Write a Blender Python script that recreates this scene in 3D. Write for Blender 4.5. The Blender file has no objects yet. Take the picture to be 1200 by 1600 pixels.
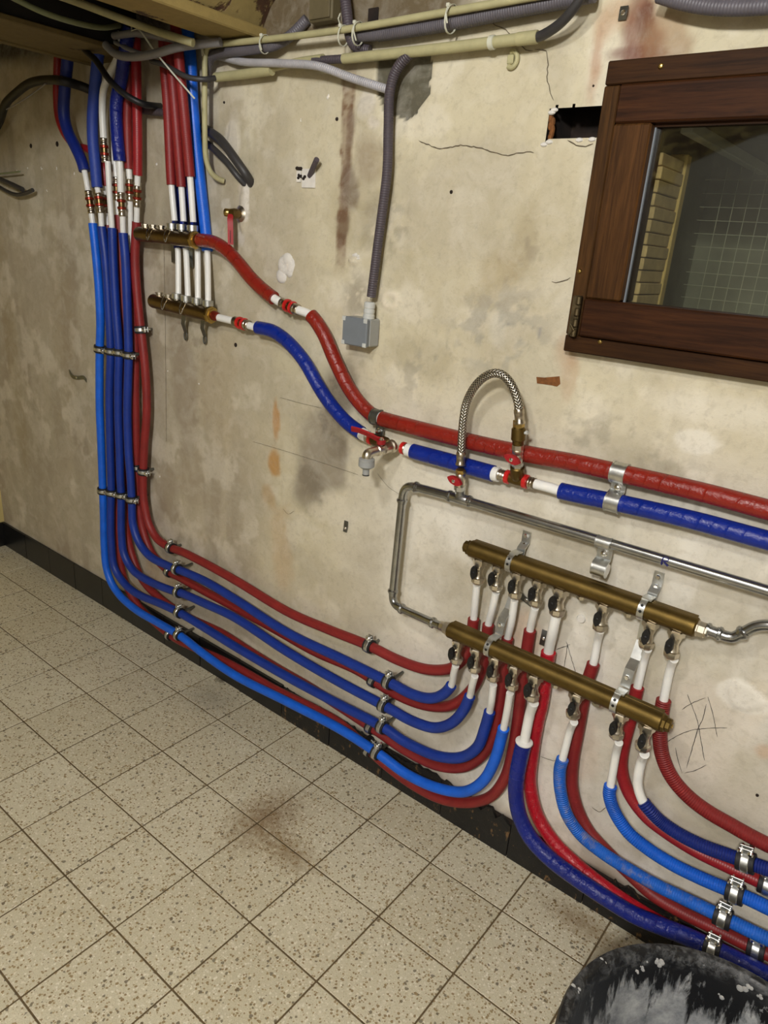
import bpy, math, random
import numpy as np
from mathutils import Vector, Matrix

random.seed(7)
rng = np.random.default_rng(11)
scn = bpy.context.scene
COL = scn.collection

# ------------------------------------------------------------------ camera
FPX = 1113.11
CAM = np.array([1.8638, -1.3238, 1.3946])
RM = np.array([[0.77871, 0.62332, 0.07139],      # right
               [0.27053, -0.23094, -0.93460],    # down
               [-0.56606, 0.74709, -0.34846]])   # forward
cam_d = bpy.data.cameras.new('camera')
cam_d.sensor_fit = 'HORIZONTAL'
cam_d.sensor_width = 36.0
cam_d.lens = FPX * 36.0 / 1200.0
cam_d.clip_start = 0.02
cam = bpy.data.objects.new('camera', cam_d)
COL.objects.link(cam)
m = Matrix.Identity(4)
for i in range(3):
    m[i][0] = RM[0][i]
    m[i][1] = -RM[1][i]
    m[i][2] = -RM[2][i]
    m[i][3] = CAM[i]
cam.matrix_world = m
scn.camera = cam

# ------------------------------------------------------------------ world, lamp, exposure
wd = bpy.data.worlds.new('world')
scn.world = wd
wd.use_nodes = True
wd.node_tree.nodes['Background'].inputs[0].default_value = (0.9, 0.85, 0.75, 1)
wd.node_tree.nodes['Background'].inputs[1].default_value = 0.03
scn.view_settings.view_transform = 'Standard'
scn.view_settings.look = 'None'
scn.view_settings.gamma = 1.0
scn.view_settings.use_curve_mapping = False
scn.view_settings.exposure = 0.0
ld = bpy.data.lights.new('ceiling_bulb', 'POINT')
ld.energy = 27
ld.color = (1.0, 0.995, 0.985)
ld.shadow_soft_size = 0.06
lo = bpy.data.objects.new('ceiling_bulb', ld)
lo.location = (1.28, -1.44, 2.10)
COL.objects.link(lo)
ld2 = bpy.data.lights.new('second_fill_lamp', 'POINT')  # unseen lamp added as fill for the lower wall and window reveal
ld2.energy = 158
ld2.color = (1.0, 0.995, 0.985)
ld2.shadow_soft_size = 0.10
lo2 = bpy.data.objects.new('second_fill_lamp', ld2)
lo2.location = (1.98, -2.30, 2.12)
COL.objects.link(lo2)


# ------------------------------------------------------------------ pixel measurement -> place in the room
def ray(px, py):
    return RM.T @ np.array([(px - 600) / FPX, (py - 800) / FPX, 1.0])


def W(px, py, off=0.0):
    """point standing `off` metres in front of the back wall (plane y = 0)"""
    d = ray(px, py)
    t = (-off - CAM[1]) / d[1]
    return CAM + t * d


def FZ(px, py, z=0.0):
    d = ray(px, py)
    return CAM + (z - CAM[2]) / d[2] * d


def A(*v):
    return np.array(v, float)


# ------------------------------------------------------------------ materials
def lin(c):
    r = []
    for v in c:
        v = v / 255.0
        r.append(v / 12.92 if v <= 0.04045 else ((v + 0.055) / 1.055) ** 2.4)
    return (r[0], r[1], r[2], 1.0)


class NT:
    def __init__(s, name):
        s.m = bpy.data.materials.new(name)
        s.m.use_nodes = True
        s.t = s.m.node_tree
        s.b = s.t.nodes['Principled BSDF']
        s.out = s.t.nodes['Material Output']

    def n(s, t, **k):
        x = s.t.nodes.new(t)
        for a, v in k.items():
            setattr(x, a, v)
        return x

    def l(s, a, b):
        s.t.links.new(a, b)

    def math(s, op, a, b=None, c=None):
        x = s.n('ShaderNodeMath', operation=op)
        for i, v in enumerate((a, b, c)):
            if v is None:
                continue
            if isinstance(v, (int, float)):
                x.inputs[i].default_value = v
            else:
                s.l(v, x.inputs[i])
        return x.outputs[0]

    def mix(s, f, a, b, mode='MIX'):
        x = s.n('ShaderNodeMix', data_type='RGBA', blend_type=mode)
        for i, v in ((0, f), (6, a), (7, b)):
            if isinstance(v, (int, float, tuple)):
                x.inputs[i].default_value = v
            else:
                s.l(v, x.inputs[i])
        return x.outputs[2]

    def ramp(s, f, p0, p1, c0=(0, 0, 0, 1), c1=(1, 1, 1, 1)):
        x = s.n('ShaderNodeValToRGB')
        x.color_ramp.elements[0].position = p0
        x.color_ramp.elements[1].position = p1
        x.color_ramp.elements[0].color = c0
        x.color_ramp.elements[1].color = c1
        s.l(f, x.inputs[0])
        return x.outputs[0]

    def noise(s, vec, scale, detail=4, rough=0.6, dist=0.0):
        x = s.n('ShaderNodeTexNoise')
        x.inputs['Scale'].default_value = scale
        x.inputs['Detail'].default_value = detail
        x.inputs['Roughness'].default_value = rough
        x.inputs['Distortion'].default_value = dist
        if vec is not None:
            s.l(vec, x.inputs['Vector'])
        return x.outputs[0]

    def pos(s):
        return s.n('ShaderNodeNewGeometry').outputs['Position']

    def bump(s, h, strength=0.3, dist=0.001):
        x = s.n('ShaderNodeBump')
        x.inputs['Strength'].default_value = strength
        x.inputs['Distance'].default_value = dist
        s.l(h, x.inputs['Height'])
        s.l(x.outputs[0], s.b.inputs['Normal'])

    def set(s, **k):
        for a, v in k.items():
            s.b.inputs[a.replace('_', ' ')].default_value = v
        return s


def simple(name, rgb, rough=0.5, metal=0.0, var=0.12, scale=60, coat=0.0, bump=0.0, bscale=300, spec=0.5):
    k = NT(name)
    n = k.noise(k.pos(), scale)
    c = lin(rgb)
    lo_ = tuple(x * (1 - var) for x in c[:3]) + (1,)
    hi_ = tuple(min(1, x * (1 + var)) for x in c[:3]) + (1,)
    k.l(k.mix(k.ramp(n, .3, .7), lo_, hi_), k.b.inputs['Base Color'])
    k.set(Roughness=rough, Metallic=metal, Coat_Weight=coat)
    k.b.inputs['Specular IOR Level'].default_value = spec
    if bump:
        k.bump(k.noise(k.pos(), bscale), bump, 0.001)
    return k.m


def mantle(name, rgb, rough=0.5, period=0.0046, strength=0.10, dusty=None):
    """ribbed plastic sleeve: ribs follow the length of the tube"""
    k = NT(name)
    uv = k.n('ShaderNodeUVMap').outputs[0]
    sep = k.n('ShaderNodeSeparateXYZ')
    k.l(uv, sep.inputs[0])
    rib = k.math('SINE', k.math('MULTIPLY', sep.outputs[1], 2 * math.pi / period))
    n = k.noise(k.pos(), 25, 5)
    c = lin(rgb)
    base = k.mix(k.ramp(n, .3, .75), tuple(x * .82 for x in c[:3]) + (1,), tuple(min(1, x * 1.12) for x in c[:3]) + (1,))
    if dusty:
        d = k.noise(k.pos(), 45, 6, .7)
        base = k.mix(k.math('MULTIPLY', k.ramp(d, .52, .72), dusty), base, lin((150, 140, 130)))
    k.l(base, k.b.inputs['Base Color'])
    k.set(Roughness=rough)
    k.bump(rib, strength, 0.0011)
    return k.m


def tape(name, rgb, rough=0.26, pitch=0.026, wrk=.5):
    """insulation wound with shiny film: spiral laps and small wrinkles"""
    k = NT(name)
    uv = k.n('ShaderNodeUVMap').outputs[0]
    sep = k.n('ShaderNodeSeparateXYZ')
    k.l(uv, sep.inputs[0])
    ph = k.math('ADD', k.math('MULTIPLY', sep.outputs[1], 1 / pitch), sep.outputs[0])
    wob = k.noise(k.pos(), 30, 3)
    fr = k.math('FRACT', k.math('ADD', ph, k.math('MULTIPLY', wob, 0.5)))
    lap = k.math('POWER', fr, 9.0)
    wr = k.noise(k.pos(), 140, 4, .65, 1.2)
    mk = k.ramp(k.noise(k.pos(), 22, 2), .4, .6)
    h = k.math('ADD', k.math('MULTIPLY', k.math('MULTIPLY', lap, mk), 1.0), k.math('MULTIPLY', wr, wrk))
    n = k.noise(k.pos(), 18, 4)
    c = lin(rgb)
    base = k.mix(k.ramp(n, .3, .75), tuple(x * .85 for x in c[:3]) + (1,), tuple(min(1, x * 1.1) for x in c[:3]) + (1,))
    k.l(base, k.b.inputs['Base Color'])
    k.set(Roughness=rough)
    k.bump(h, 0.8, 0.0026)
    return k.m


def braid(name):
    k = NT(name)
    uv = k.n('ShaderNodeUVMap').outputs[0]
    sep = k.n('ShaderNodeSeparateXYZ')
    k.l(uv, sep.inputs[0])
    u = k.math('MULTIPLY', sep.outputs[0], 2 * math.pi * 8)
    v = k.math('MULTIPLY', sep.outputs[1], 2 * math.pi / 0.0065)
    a = k.math('SINE', k.math('ADD', u, v))
    b = k.math('SINE', k.math('SUBTRACT', u, v))
    h = k.math('MAXIMUM', a, b)
    c = k.ramp(h, .1, .9, lin((70, 66, 58)), lin((205, 200, 188)))
    k.l(c, k.b.inputs['Base Color'])
    k.set(Roughness=.3, Metallic=1.0)
    k.bump(h, 0.8, 0.0008)
    return k.m


def wood(name, rgb, dark, axis=2, rough=0.55):
    k = NT(name)
    mp = k.n('ShaderNodeMapping')
    sc = [95, 95, 95]
    sc[axis] = 5
    mp.inputs['Scale'].default_value = sc
    k.l(k.pos(), mp.inputs[0])
    n = k.noise(mp.outputs[0], 1.0, 6, .65, .6)
    n2 = k.noise(mp.outputs[0], 3.2, 4, .7)
    n3 = k.noise(k.pos(), 7, 3)
    base = k.mix(k.ramp(n, .35, .68), lin(dark), lin(rgb))
    base = k.mix(k.math('MULTIPLY', k.ramp(n2, .5, .72), .55), base, tuple(x * .45 for x in lin(dark)[:3]) + (1,))
    base = k.mix(k.math('MULTIPLY', k.ramp(n3, .35, .7), .35), base, lin(dark))
    k.l(base, k.b.inputs['Base Color'])
    k.set(Roughness=rough)
    k.b.inputs['Specular IOR Level'].default_value = .1
    k.bump(n2, .25, .0008)
    return k.m


def peeling(name, paint, bare, scale=6, thr=.56, rough=.8):
    k = NT(name)
    n = k.noise(k.pos(), scale, 7, .62, .4)
    f = k.noise(k.pos(), 40, 5, .7)
    p = k.mix(k.ramp(f, .3, .7), tuple(x * .8 for x in lin(paint)[:3]) + (1,), lin(paint))
    b = k.mix(k.ramp(f, .3, .7), tuple(x * .5 for x in lin(bare)[:3]) + (1,), lin(bare))
    msk = k.ramp(n, thr - .015, thr + .015)
    k.l(k.mix(msk, p, b), k.b.inputs['Base Color'])
    k.set(Roughness=rough)
    k.bump(k.math('SUBTRACT', k.math('MULTIPLY', f, .3), msk), .6, .003)
    return k.m


M = {}
M['red'] = mantle('red_sleeve', (132, 32, 32), .5)
M['red2'] = mantle('bright_red_sleeve', (150, 28, 34), .42)
M['blue'] = mantle('blue_sleeve', (14, 50, 142), .45)
M['blued'] = mantle('dark_blue_sleeve', (14, 38, 124), .45)
M['bluel'] = mantle('light_blue_sleeve', (14, 96, 214), .42)
M['bluedust'] = mantle('dusty_light_blue_sleeve', (24, 100, 205), .5, strength=.6, dusty=.7)
M['redrib'] = mantle('red_ribbed_sleeve', (134, 32, 32), .5, strength=.7)
M['bluelrib'] = mantle('light_blue_ribbed_sleeve', (14, 96, 214), .42, strength=.7)
M['bluedrib'] = mantle('dark_blue_ribbed_sleeve', (14, 38, 124), .45, strength=.9)
M['bluescuff'] = mantle('blue_grey_sleeve', (36, 62, 150), .55)
M['tred'] = tape('red_insulation', (132, 32, 22))
M['tblue'] = tape('blue_insulation', (8, 38, 134))
M['tbright'] = tape('glossy_red_insulation', (176, 18, 36), .16, .022, .9)
M['tdeep'] = tape('glossy_blue_insulation', (6, 30, 124), .16, .022, .9)
M['white'] = simple('white_plastic_pipe', (232, 232, 228), .32, var=.03)
M['brass'] = simple('aged_brass', (112, 93, 52), .45, 1.0, .18, 25, bump=.08, bscale=150)
M['brassd'] = simple('dark_brass', (122, 102, 68), .36, 1.0, .22, 30)
M['brassl'] = simple('light_brass', (190, 162, 96), .3, 1.0, .12, 40)
M['copper'] = simple('red_copper_ring', (132, 44, 28), .3, .6, .2, 60)
M['redring'] = simple('red_plastic_ring', (190, 32, 32), .3, 0, .1, 60, .3)
M['nickel'] = simple('nickel_plate', (214, 206, 190), .3, 1.0, .1, 50)
M['zinc'] = simple('zinc_plate', (204, 206, 204), .36, 1.0, .16, 45, bump=.05)
M['zincd'] = simple('dull_zinc', (128, 130, 126), .45, 1.0, .2, 40)
M['steel'] = simple('galvanised_steel_pipe', (170, 172, 172), .27, 1.0, .2, 18)
M['sleeve'] = simple('press_sleeve_steel', (182, 172, 156), .28, 1.0, .2, 80)
M['chrome'] = simple('bright_screw', (235, 236, 236), .12, 1.0, .05, 50)
M['black'] = simple('black_plastic', (12, 12, 13), .55, 0, .2, 40)
M['rubber'] = simple('black_rubber', (20, 20, 24), .6, 0, .2, 40)
M['redlever'] = simple('red_lever_plastic', (150, 16, 24), .55, 0, .08, 40)
M['braid'] = braid('braided_steel')
M['greypvc'] = simple('grey_pvc', (150, 152, 150), .45, 0, .05, 30)
M['greylid'] = simple('grey_lid', (112, 118, 124), .5, 0, .05, 30)
M['lightgrey'] = simple('light_grey_plastic', (190, 192, 188), .4, 0, .05, 30)
M['cond'] = simple('yellowed_conduit', (168, 162, 122), .6, 0, .12, 25, bump=.1)
M['conddark'] = mantle('dark_corrugated_conduit', (76, 68, 74), .5, .005, .5)
M['condgrey'] = mantle('grey_cable_conduit', (92, 88, 94), .5, .005, .3)
M['condwhite'] = mantle('white_corrugated_conduit', (176, 174, 178), .5, .005, .5)
M['cable'] = simple('dark_cable', (52, 50, 50), .5, 0, .15, 40)
M['cablegrey'] = simple('grey_cable', (128, 126, 128), .5, 0, .1, 40)
M['cableblack'] = simple('black_cable', (24, 23, 24), .5, 0, .15, 40)
M['cablegreen'] = simple('old_green_cable', (120, 126, 92), .55, 0, .1, 40)
M['tie'] = simple('nylon_cable_tie', (196, 196, 178), .4, 0, .05, 40)
M['wframe'] = wood('brown_window_timber', (84, 56, 27), (44, 28, 12), 2)
M['wframeh'] = wood('dark_window_timber', (66, 41, 19), (38, 22, 10), 0)
M['wsash'] = wood('window_sash_timber', (92, 60, 29), (50, 31, 13), 2)
M['wred'] = wood('reddish_sash_timber', (68, 39, 18), (40, 21, 9), 0)
M['bronze'] = simple('old_hinge_metal', (92, 80, 58), .5, .9, .35, 80)
M['grout'] = simple('floor_grout', (96, 80, 54), .9, 0, .25, 80)
M['skirt'] = simple('black_skirting_tile', (22, 22, 22), .28, 0, .3, 12)
M['ctan'] = simple('tan_slat', (206, 176, 124), .8, 0, .18, 30)
M['ctan2'] = simple('yellow_batten', (214, 182, 112), .7, 0, .12, 30)
M['dim'] = simple('areaway_plaster', (128, 126, 108), .9, 0, .2, 9)
M['meshwire'] = simple('mesh_wire', (150, 148, 126), .8, 0, .1, 40)
M['whiteb'] = simple('white_batten', (205, 204, 190), .6, 0, .08, 20)
M['dark'] = simple('dark_masonry', (34, 24, 17), .95, 0, .5, 30, bump=.8, bscale=60)  # near-black brown for holes, gaps and the skirting backing
M['void'] = simple('shade_black_boards', (30, 28, 26), .95, 0, .4, 12)  # near-black colour stands in for the unlit opening
M['rust'] = simple('bare_rusty_brick', (116, 72, 32), .9, 0, .35, 90, bump=.6, bscale=120)
M['pencil'] = simple('dark_scratch', (52, 48, 44), .9, 0, .3, 200)
M['crack'] = simple('plaster_crack', (100, 90, 74), .95, 0, .3, 200)
M['plaster'] = simple('white_filler', (214, 210, 202), .9, 0, .08, 60, bump=.7, bscale=90)
M['paintw'] = simple('cream_room_paint', (146, 142, 132), .85, 0, .1, 5)
M['yellowwall'] = simple('yellow_wall_paint', (196, 178, 118), .8, 0, .1, 8)
M['beam'] = peeling('yellow_beam_paint', (148, 128, 74), (74, 52, 30), 9, .66)
M['beamshade'] = peeling('shaded_beam_paint', (112, 96, 56), (60, 44, 28), 9, .66)  # darker copy of the beam paint, shade put into its colour
M['vault'] = peeling('peeling_vault_paint', (148, 130, 80), (84, 56, 36), 8, .49)
M['brownbox'] = simple('old_brown_box', (92, 82, 56), .7, 0, .15, 30)
M['clod'] = simple('dried_plaster_clod', (168, 168, 166), .95, 0, .2, 90, bump=.6, bscale=150)
M['ink'] = simple('blue_marker_ink', (22, 22, 96), .5, 0, .1, 50)
M['print'] = simple('grey_pipe_print', (120, 120, 120), .6, 0, .1, 50)


def terrazzo():
    k = NT('terrazzo_tile')
    p = k.pos()
    # chips: three sizes
    def chips(scale, thr, rnd):
        v = k.n('ShaderNodeTexVoronoi')
        v.inputs['Scale'].default_value = scale
        w = k.n('ShaderNodeVectorMath', operation='ADD')
        nz = k.n('ShaderNodeTexNoise')
        nz.inputs['Scale'].default_value = scale * 1.6
        k.l(p, nz.inputs['Vector'])
        sc = k.n('ShaderNodeVectorMath', operation='SCALE')
        sc.inputs['Scale'].default_value = .7 / scale
        k.l(nz.outputs['Color'], sc.inputs[0])
        k.l(p, w.inputs[0])
        k.l(sc.outputs[0], w.inputs[1])
        k.l(w.outputs[0], v.inputs['Vector'])
        s = k.n('ShaderNodeSeparateColor')
        k.l(v.outputs['Color'], s.inputs[0])
        near = k.math('LESS_THAN', v.outputs['Distance'], k.math('MULTIPLY', s.outputs[1], thr))
        pick = k.math('GREATER_THAN', s.outputs[0], rnd)
        return k.math('MULTIPLY', near, pick), s.outputs[2]
    obj = k.n('ShaderNodeObjectInfo').outputs['Random']
    base = k.mix(obj, lin((202, 195, 169)), lin((214, 208, 184)))
    base = k.mix(k.math('MULTIPLY', k.ramp(k.noise(p, 3.2, 5), .4, .7), .4), base, lin((184, 175, 148)))
    base = k.mix(k.math('MULTIPLY', k.ramp(k.noise(p, 420, 2), .45, .62), .4), base, lin((160, 150, 122)))
    m1, r1 = chips(230, .75, .3)
    base = k.mix(k.math('MULTIPLY', m1, .75), base, k.mix(r1, lin((232, 227, 210)), lin((178, 164, 128))))
    m2, r2 = chips(185, .6, .5)
    base = k.mix(k.math('MULTIPLY', m2, .85), base, k.mix(r2, lin((122, 98, 58)), lin((158, 136, 92))))
    m3, r3 = chips(120, .52, .80)
    base = k.mix(k.math('MULTIPLY', m3, .8), base, k.mix(r3, lin((84, 68, 46)), lin((122, 118, 100))))
    # brown spill marks with a shape of their own
    for (px, py, rx, ry, col, amt) in ((415, 1278, .10, .15, (112, 80, 38), .7), (345, 1063, .03, .02, (70, 58, 40), .85),
                                       (330, 1090, .12, .09, (140, 134, 118), .5), (450, 1330, .12, .06, (120, 90, 44), .6),
                                       (905, 1440, .12, .05, (120, 92, 50), .6)):
        c = FZ(px, py)
        mp = k.n('ShaderNodeMapping')
        mp.inputs['Location'].default_value = (-c[0] / rx, -c[1] / ry, 0)
        mp.inputs['Scale'].default_value = (1 / rx, 1 / ry, 0)
        k.l(p, mp.inputs[0])
        ln = k.n('ShaderNodeVectorMath', operation='LENGTH')
        k.l(mp.outputs[0], ln.inputs[0])
        d = k.math('ADD', ln.outputs['Value'], k.math('MULTIPLY', k.math('SUBTRACT', k.noise(p, 70, 6, .75), .5), 2.6))
        base = k.mix(k.math('MULTIPLY', k.ramp(d, .1, 1.05, (1, 1, 1, 1), (0, 0, 0, 1)), amt), base, lin(col))
    k.l(base, k.b.inputs['Base Color'])
    k.l(k.ramp(k.noise(p, 14, 4), .3, .7, (.38,) * 3 + (1,), (.62,) * 3 + (1,)), k.b.inputs['Roughness'])
    k.bump(k.noise(p, 200, 4), .12, .0008)
    return k.m


M['tile'] = terrazzo()


def skirt_worn():
    k = NT('worn_skirting_tile')
    n = k.noise(k.pos(), 38, 7, .72, .5)
    mp = k.n('ShaderNodeMapping')
    mp.inputs['Scale'].default_value = (60, 60, 14)
    k.l(k.pos(), mp.inputs[0])
    s = k.noise(mp.outputs[0], 1, 5, .7)
    msk = k.ramp(k.math('ADD', k.math('MULTIPLY', n, .6), k.math('MULTIPLY', s, .5)), .615, .655)
    k.l(k.mix(k.math('MULTIPLY', msk, .8), lin((20, 19, 18)), lin((124, 94, 58))), k.b.inputs['Base Color'])
    k.set(Roughness=.55)
    k.bump(n, .8, .003)
    return k.m


M['skirtw'] = skirt_worn()


def tub_mat():
    k = NT('rubber_tub_with_plaster')
    p = k.pos()
    sep = k.n('ShaderNodeSeparateXYZ')
    k.l(p, sep.inputs[0])
    mp = k.n('ShaderNodeMapping')
    mp.inputs['Scale'].default_value = (30, 30, 7)
    k.l(p, mp.inputs[0])
    st = k.noise(mp.outputs[0], 1, 6, .68, .3)
    # wet plaster line: lower on the wall there is more of it
    lev = k.math('ADD', k.math('MULTIPLY', k.math('SUBTRACT', .235, sep.outputs[2]), 9.0), k.math('MULTIPLY', k.math('SUBTRACT', st, .5), 3.4))
    msk = k.ramp(lev, -.05, .35)
    # crumbs near the rim
    cr = k.noise(p, 55, 6, .7, .4)
    rim = k.math('MULTIPLY', k.ramp(cr, .44, .66), k.ramp(sep.outputs[2], .268, .286))
    sp = k.math('MULTIPLY', k.ramp(k.noise(p, 30, 5, .65), .66, .69), .8)
    f = k.math('MAXIMUM', k.math('MAXIMUM', msk, k.math('MULTIPLY', rim, .34)), sp)
    grey = k.mix(k.ramp(k.noise(p, 24, 6, .7), .35, .7), lin((104, 108, 112)), lin((178, 180, 180)))
    k.l(k.mix(f, lin((18, 19, 22)), grey), k.b.inputs['Base Color'])
    k.l(k.math('ADD', k.math('MULTIPLY', f, .4), .42), k.b.inputs['Roughness'])
    k.bump(k.math('ADD', f, k.math('MULTIPLY', cr, .4)), .5, .002)
    return k.m


M['tub'] = tub_mat()


def wall_mat():
    k = NT('old_wall_plaster')
    p = k.pos()
    at = k.n('ShaderNodeAttribute', attribute_name='stain')
    base = at.outputs['Color']
    f = k.noise(p, 55, 7, .7, .3)
    base = k.mix(k.math('MULTIPLY', k.ramp(f, .5, .74), .34), base, lin((140, 130, 110)))
    g = k.noise(p, 16, 6, .65, .6)
    base = k.mix(k.math('MULTIPLY', k.ramp(g, .45, .75), .22), base, lin((232, 228, 216)))
    h = k.noise(p, 150, 4, .7)
    base = k.mix(k.math('MULTIPLY', k.ramp(h, .6, .78), .35), base, lin((112, 100, 78)))
    k.l(base, k.b.inputs['Base Color'])
    k.set(Roughness=.85)
    k.b.inputs['Specular IOR Level'].default_value = .25
    hh = k.math('ADD', k.math('MULTIPLY', f, 1.0), k.math('ADD', k.math('MULTIPLY', g, .7), k.math('MULTIPLY', h, .4)))
    k.bump(hh, .45, .0022)
    return k.m


M['wall'] = wall_mat()


def glass_mat():
    k = NT('window_glass')
    t = k.n('ShaderNodeBsdfTransparent')
    t.inputs[0].default_value = (.86, .88, .84, 1)
    g = k.n('ShaderNodeBsdfGlossy')
    g.inputs['Roughness'].default_value = .03
    fr = k.n('ShaderNodeFresnel')
    fr.inputs[0].default_value = 1.5
    mx = k.n('ShaderNodeMixShader')
    k.l(k.math('MULTIPLY', fr.outputs[0], 1.7), mx.inputs[0])
    k.l(t.outputs[0], mx.inputs[1])
    k.l(g.outputs[0], mx.inputs[2])
    k.l(mx.outputs[0], k.out.inputs[0])
    return k.m


M['glass'] = glass_mat()


# ------------------------------------------------------------------ mesh building
def frame_of(t):
    t = t / np.linalg.norm(t)
    a = A(0, 0, 1) if abs(t[2]) < .9 else A(1, 0, 0)
    n = np.cross(a, t)
    n /= np.linalg.norm(n)
    return n, np.cross(t, n)


class MB:
    def __init__(s):
        s.v, s.f, s.uv = [], [], []

    def add(s, vs, fs, uvs=None):
        o = len(s.v)
        s.v.extend([tuple(map(float, x)) for x in vs])
        for i, f in enumerate(fs):
            s.f.append(tuple(o + a for a in f))
            s.uv.append(uvs[i] if uvs else [(0, 0)] * len(f))
        return s

    def tube(s, path, r, seg=14, cap=True):
        P = np.asarray(path, float)
        n = len(P)
        R = np.full(n, r) if np.isscalar(r) else np.asarray(r, float)
        T = np.gradient(P, axis=0)
        # zero-length guards
        for i in range(n):
            if np.linalg.norm(T[i]) < 1e-9:
                T[i] = T[i - 1]
        T /= np.linalg.norm(T, axis=1)[:, None]
        N, _ = frame_of(T[0])
        L = np.concatenate([[0], np.cumsum(np.linalg.norm(np.diff(P, axis=0), axis=1))])
        vs = []
        for i in range(n):
            N = N - T[i] * (N @ T[i])
            N /= np.linalg.norm(N)
            B = np.cross(T[i], N)
            for j in range(seg):
                a = 2 * math.pi * j / seg
                vs.append(P[i] + R[i] * (math.cos(a) * N + math.sin(a) * B))
        fs, us = [], []
        for i in range(n - 1):
            for j in range(seg):
                k = (j + 1) % seg
                fs.append((i * seg + j, i * seg + k, (i + 1) * seg + k, (i + 1) * seg + j))
                u0, u1 = j / seg, (j + 1) / seg
                us.append([(u0, L[i]), (u1, L[i]), (u1, L[i + 1]), (u0, L[i + 1])])
        if cap:
            fs.append(tuple(reversed(range(seg))))
            us.append([(0, 0)] * seg)
            fs.append(tuple((n - 1) * seg + j for j in range(seg)))
            us.append([(0, L[-1])] * seg)
        return s.add(vs, fs, us)

    def lathe(s, o, d, prof, seg=20, rot=0.0):
        """prof: list of (radius, distance along d)"""
        o = np.asarray(o, float)
        d = np.asarray(d, float)
        d = d / np.linalg.norm(d)
        n, b = frame_of(d)
        vs, fs = [], []
        for (r, h) in prof:
            for j in range(seg):
                a = 2 * math.pi * j / seg + rot
                vs.append(o + d * h + max(r, 1e-5) * (math.cos(a) * n + math.sin(a) * b))
        m_ = len(prof)
        for i in range(m_ - 1):
            for j in range(seg):
                k = (j + 1) % seg
                fs.append((i * seg + j, i * seg + k, (i + 1) * seg + k, (i + 1) * seg + j))
        fs.append(tuple(reversed(range(seg))))
        fs.append(tuple((m_ - 1) * seg + j for j in range(seg)))
        return s.add(vs, fs)

    def box(s, lo_, hi_, bev=0.0):
        x0, y0, z0 = lo_
        x1, y1, z1 = hi_
        if bev <= 0:
            vs = [(x, y, z) for x in (x0, x1) for y in (y0, y1) for z in (z0, z1)]
            fs = [(0, 1, 3, 2), (4, 6, 7, 5), (0, 4, 5, 1), (2, 3, 7, 6), (0, 2, 6, 4), (1, 5, 7, 3)]
            return s.add(vs, fs)
        b = bev
        # chamfered box: three inset rings
        vs, idx = [], {}
        for ax in range(3):
            for sx in (0, 1):
                for sy in (0, 1):
                    for sz in (0, 1):
                        p = [x1 if sx else x0, y1 if sy else y0, z1 if sz else z0]
                        sg = [1 if sx else -1, 1 if sy else -1, 1 if sz else -1]
                        q = [p[i] - (b * sg[i] if i != ax else 0) for i in range(3)]
                        idx[(ax, sx, sy, sz)] = len(vs)
                        vs.append(q)
        fs = []
        g = lambda ax, *c: idx[(ax,) + c]
        for a in (0, 1):
            q = [g(0, a, 0, 0), g(0, a, 1, 0), g(0, a, 1, 1), g(0, a, 0, 1)]
            fs.append(tuple(q if a else reversed(q)))
            q = [g(1, 0, a, 0), g(1, 1, a, 0), g(1, 1, a, 1), g(1, 0, a, 1)]
            fs.append(tuple(reversed(q) if a else q))
            q = [g(2, 0, 0, a), g(2, 1, 0, a), g(2, 1, 1, a), g(2, 0, 1, a)]
            fs.append(tuple(q if a else reversed(q)))
        for sx in (0, 1):
            for sy in (0, 1):
                fs.append((g(0, sx, sy, 0), g(0, sx, sy, 1), g(1, sx, sy, 1), g(1, sx, sy, 0)))
                fs.append((g(0, sx, 0, sy), g(0, sx, 1, sy), g(2, sx, 1, sy), g(2, sx, 0, sy)))
                fs.append((g(1, 0, sx, sy), g(1, 1, sx, sy), g(2, 1, sx, sy), g(2, 0, sx, sy)))
                for sz in (0, 1):
                    fs.append((g(0, sx, sy, sz), g(1, sx, sy, sz), g(2, sx, sy, sz)))
        return s.add(vs, fs)

    def strip(s, path, width, thick, wdir=(1, 0, 0)):
        """flat metal strap following path; width along wdir"""
        P = np.asarray(path, float)
        wd_ = np.asarray(wdir, float)
        wd_ = wd_ / np.linalg.norm(wd_)
        T = np.gradient(P, axis=0)
        T /= np.linalg.norm(T, axis=1)[:, None]
        vs = []
        for p, t in zip(P, T):
            nn = np.cross(t, wd_)
            nn /= np.linalg.norm(nn)
            for a, b in ((-.5, -.5), (.5, -.5), (.5, .5), (-.5, .5)):
                vs.append(p + wd_ * width * a + nn * thick * b)
        fs = []
        for i in range(len(P) - 1):
            for j in range(4):
                k = (j + 1) % 4
                fs.append((i * 4 + j, i * 4 + k, i * 4 + 4 + k, i * 4 + 4 + j))
        fs.append((3, 2, 1, 0))
        e = (len(P) - 1) * 4
        fs.append((e, e + 1, e + 2, e + 3))
        return s.add(vs, fs)

    def prism(s, outline, o, ax, ay, az, depth):
        """extrude 2-D outline (in ax, ay) along az by depth"""
        o, ax, ay, az = [np.asarray(q, float) for q in (o, ax, ay, az)]
        n = len(outline)
        vs = [o + ax * x + ay * y for x, y in outline] + [o + ax * x + ay * y + az * depth for x, y in outline]
        fs = [tuple(reversed(range(n))), tuple(range(n, 2 * n))]
        for i in range(n):
            k = (i + 1) % n
            fs.append((i, k, n + k, n + i))
        return s.add(vs, fs)

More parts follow.
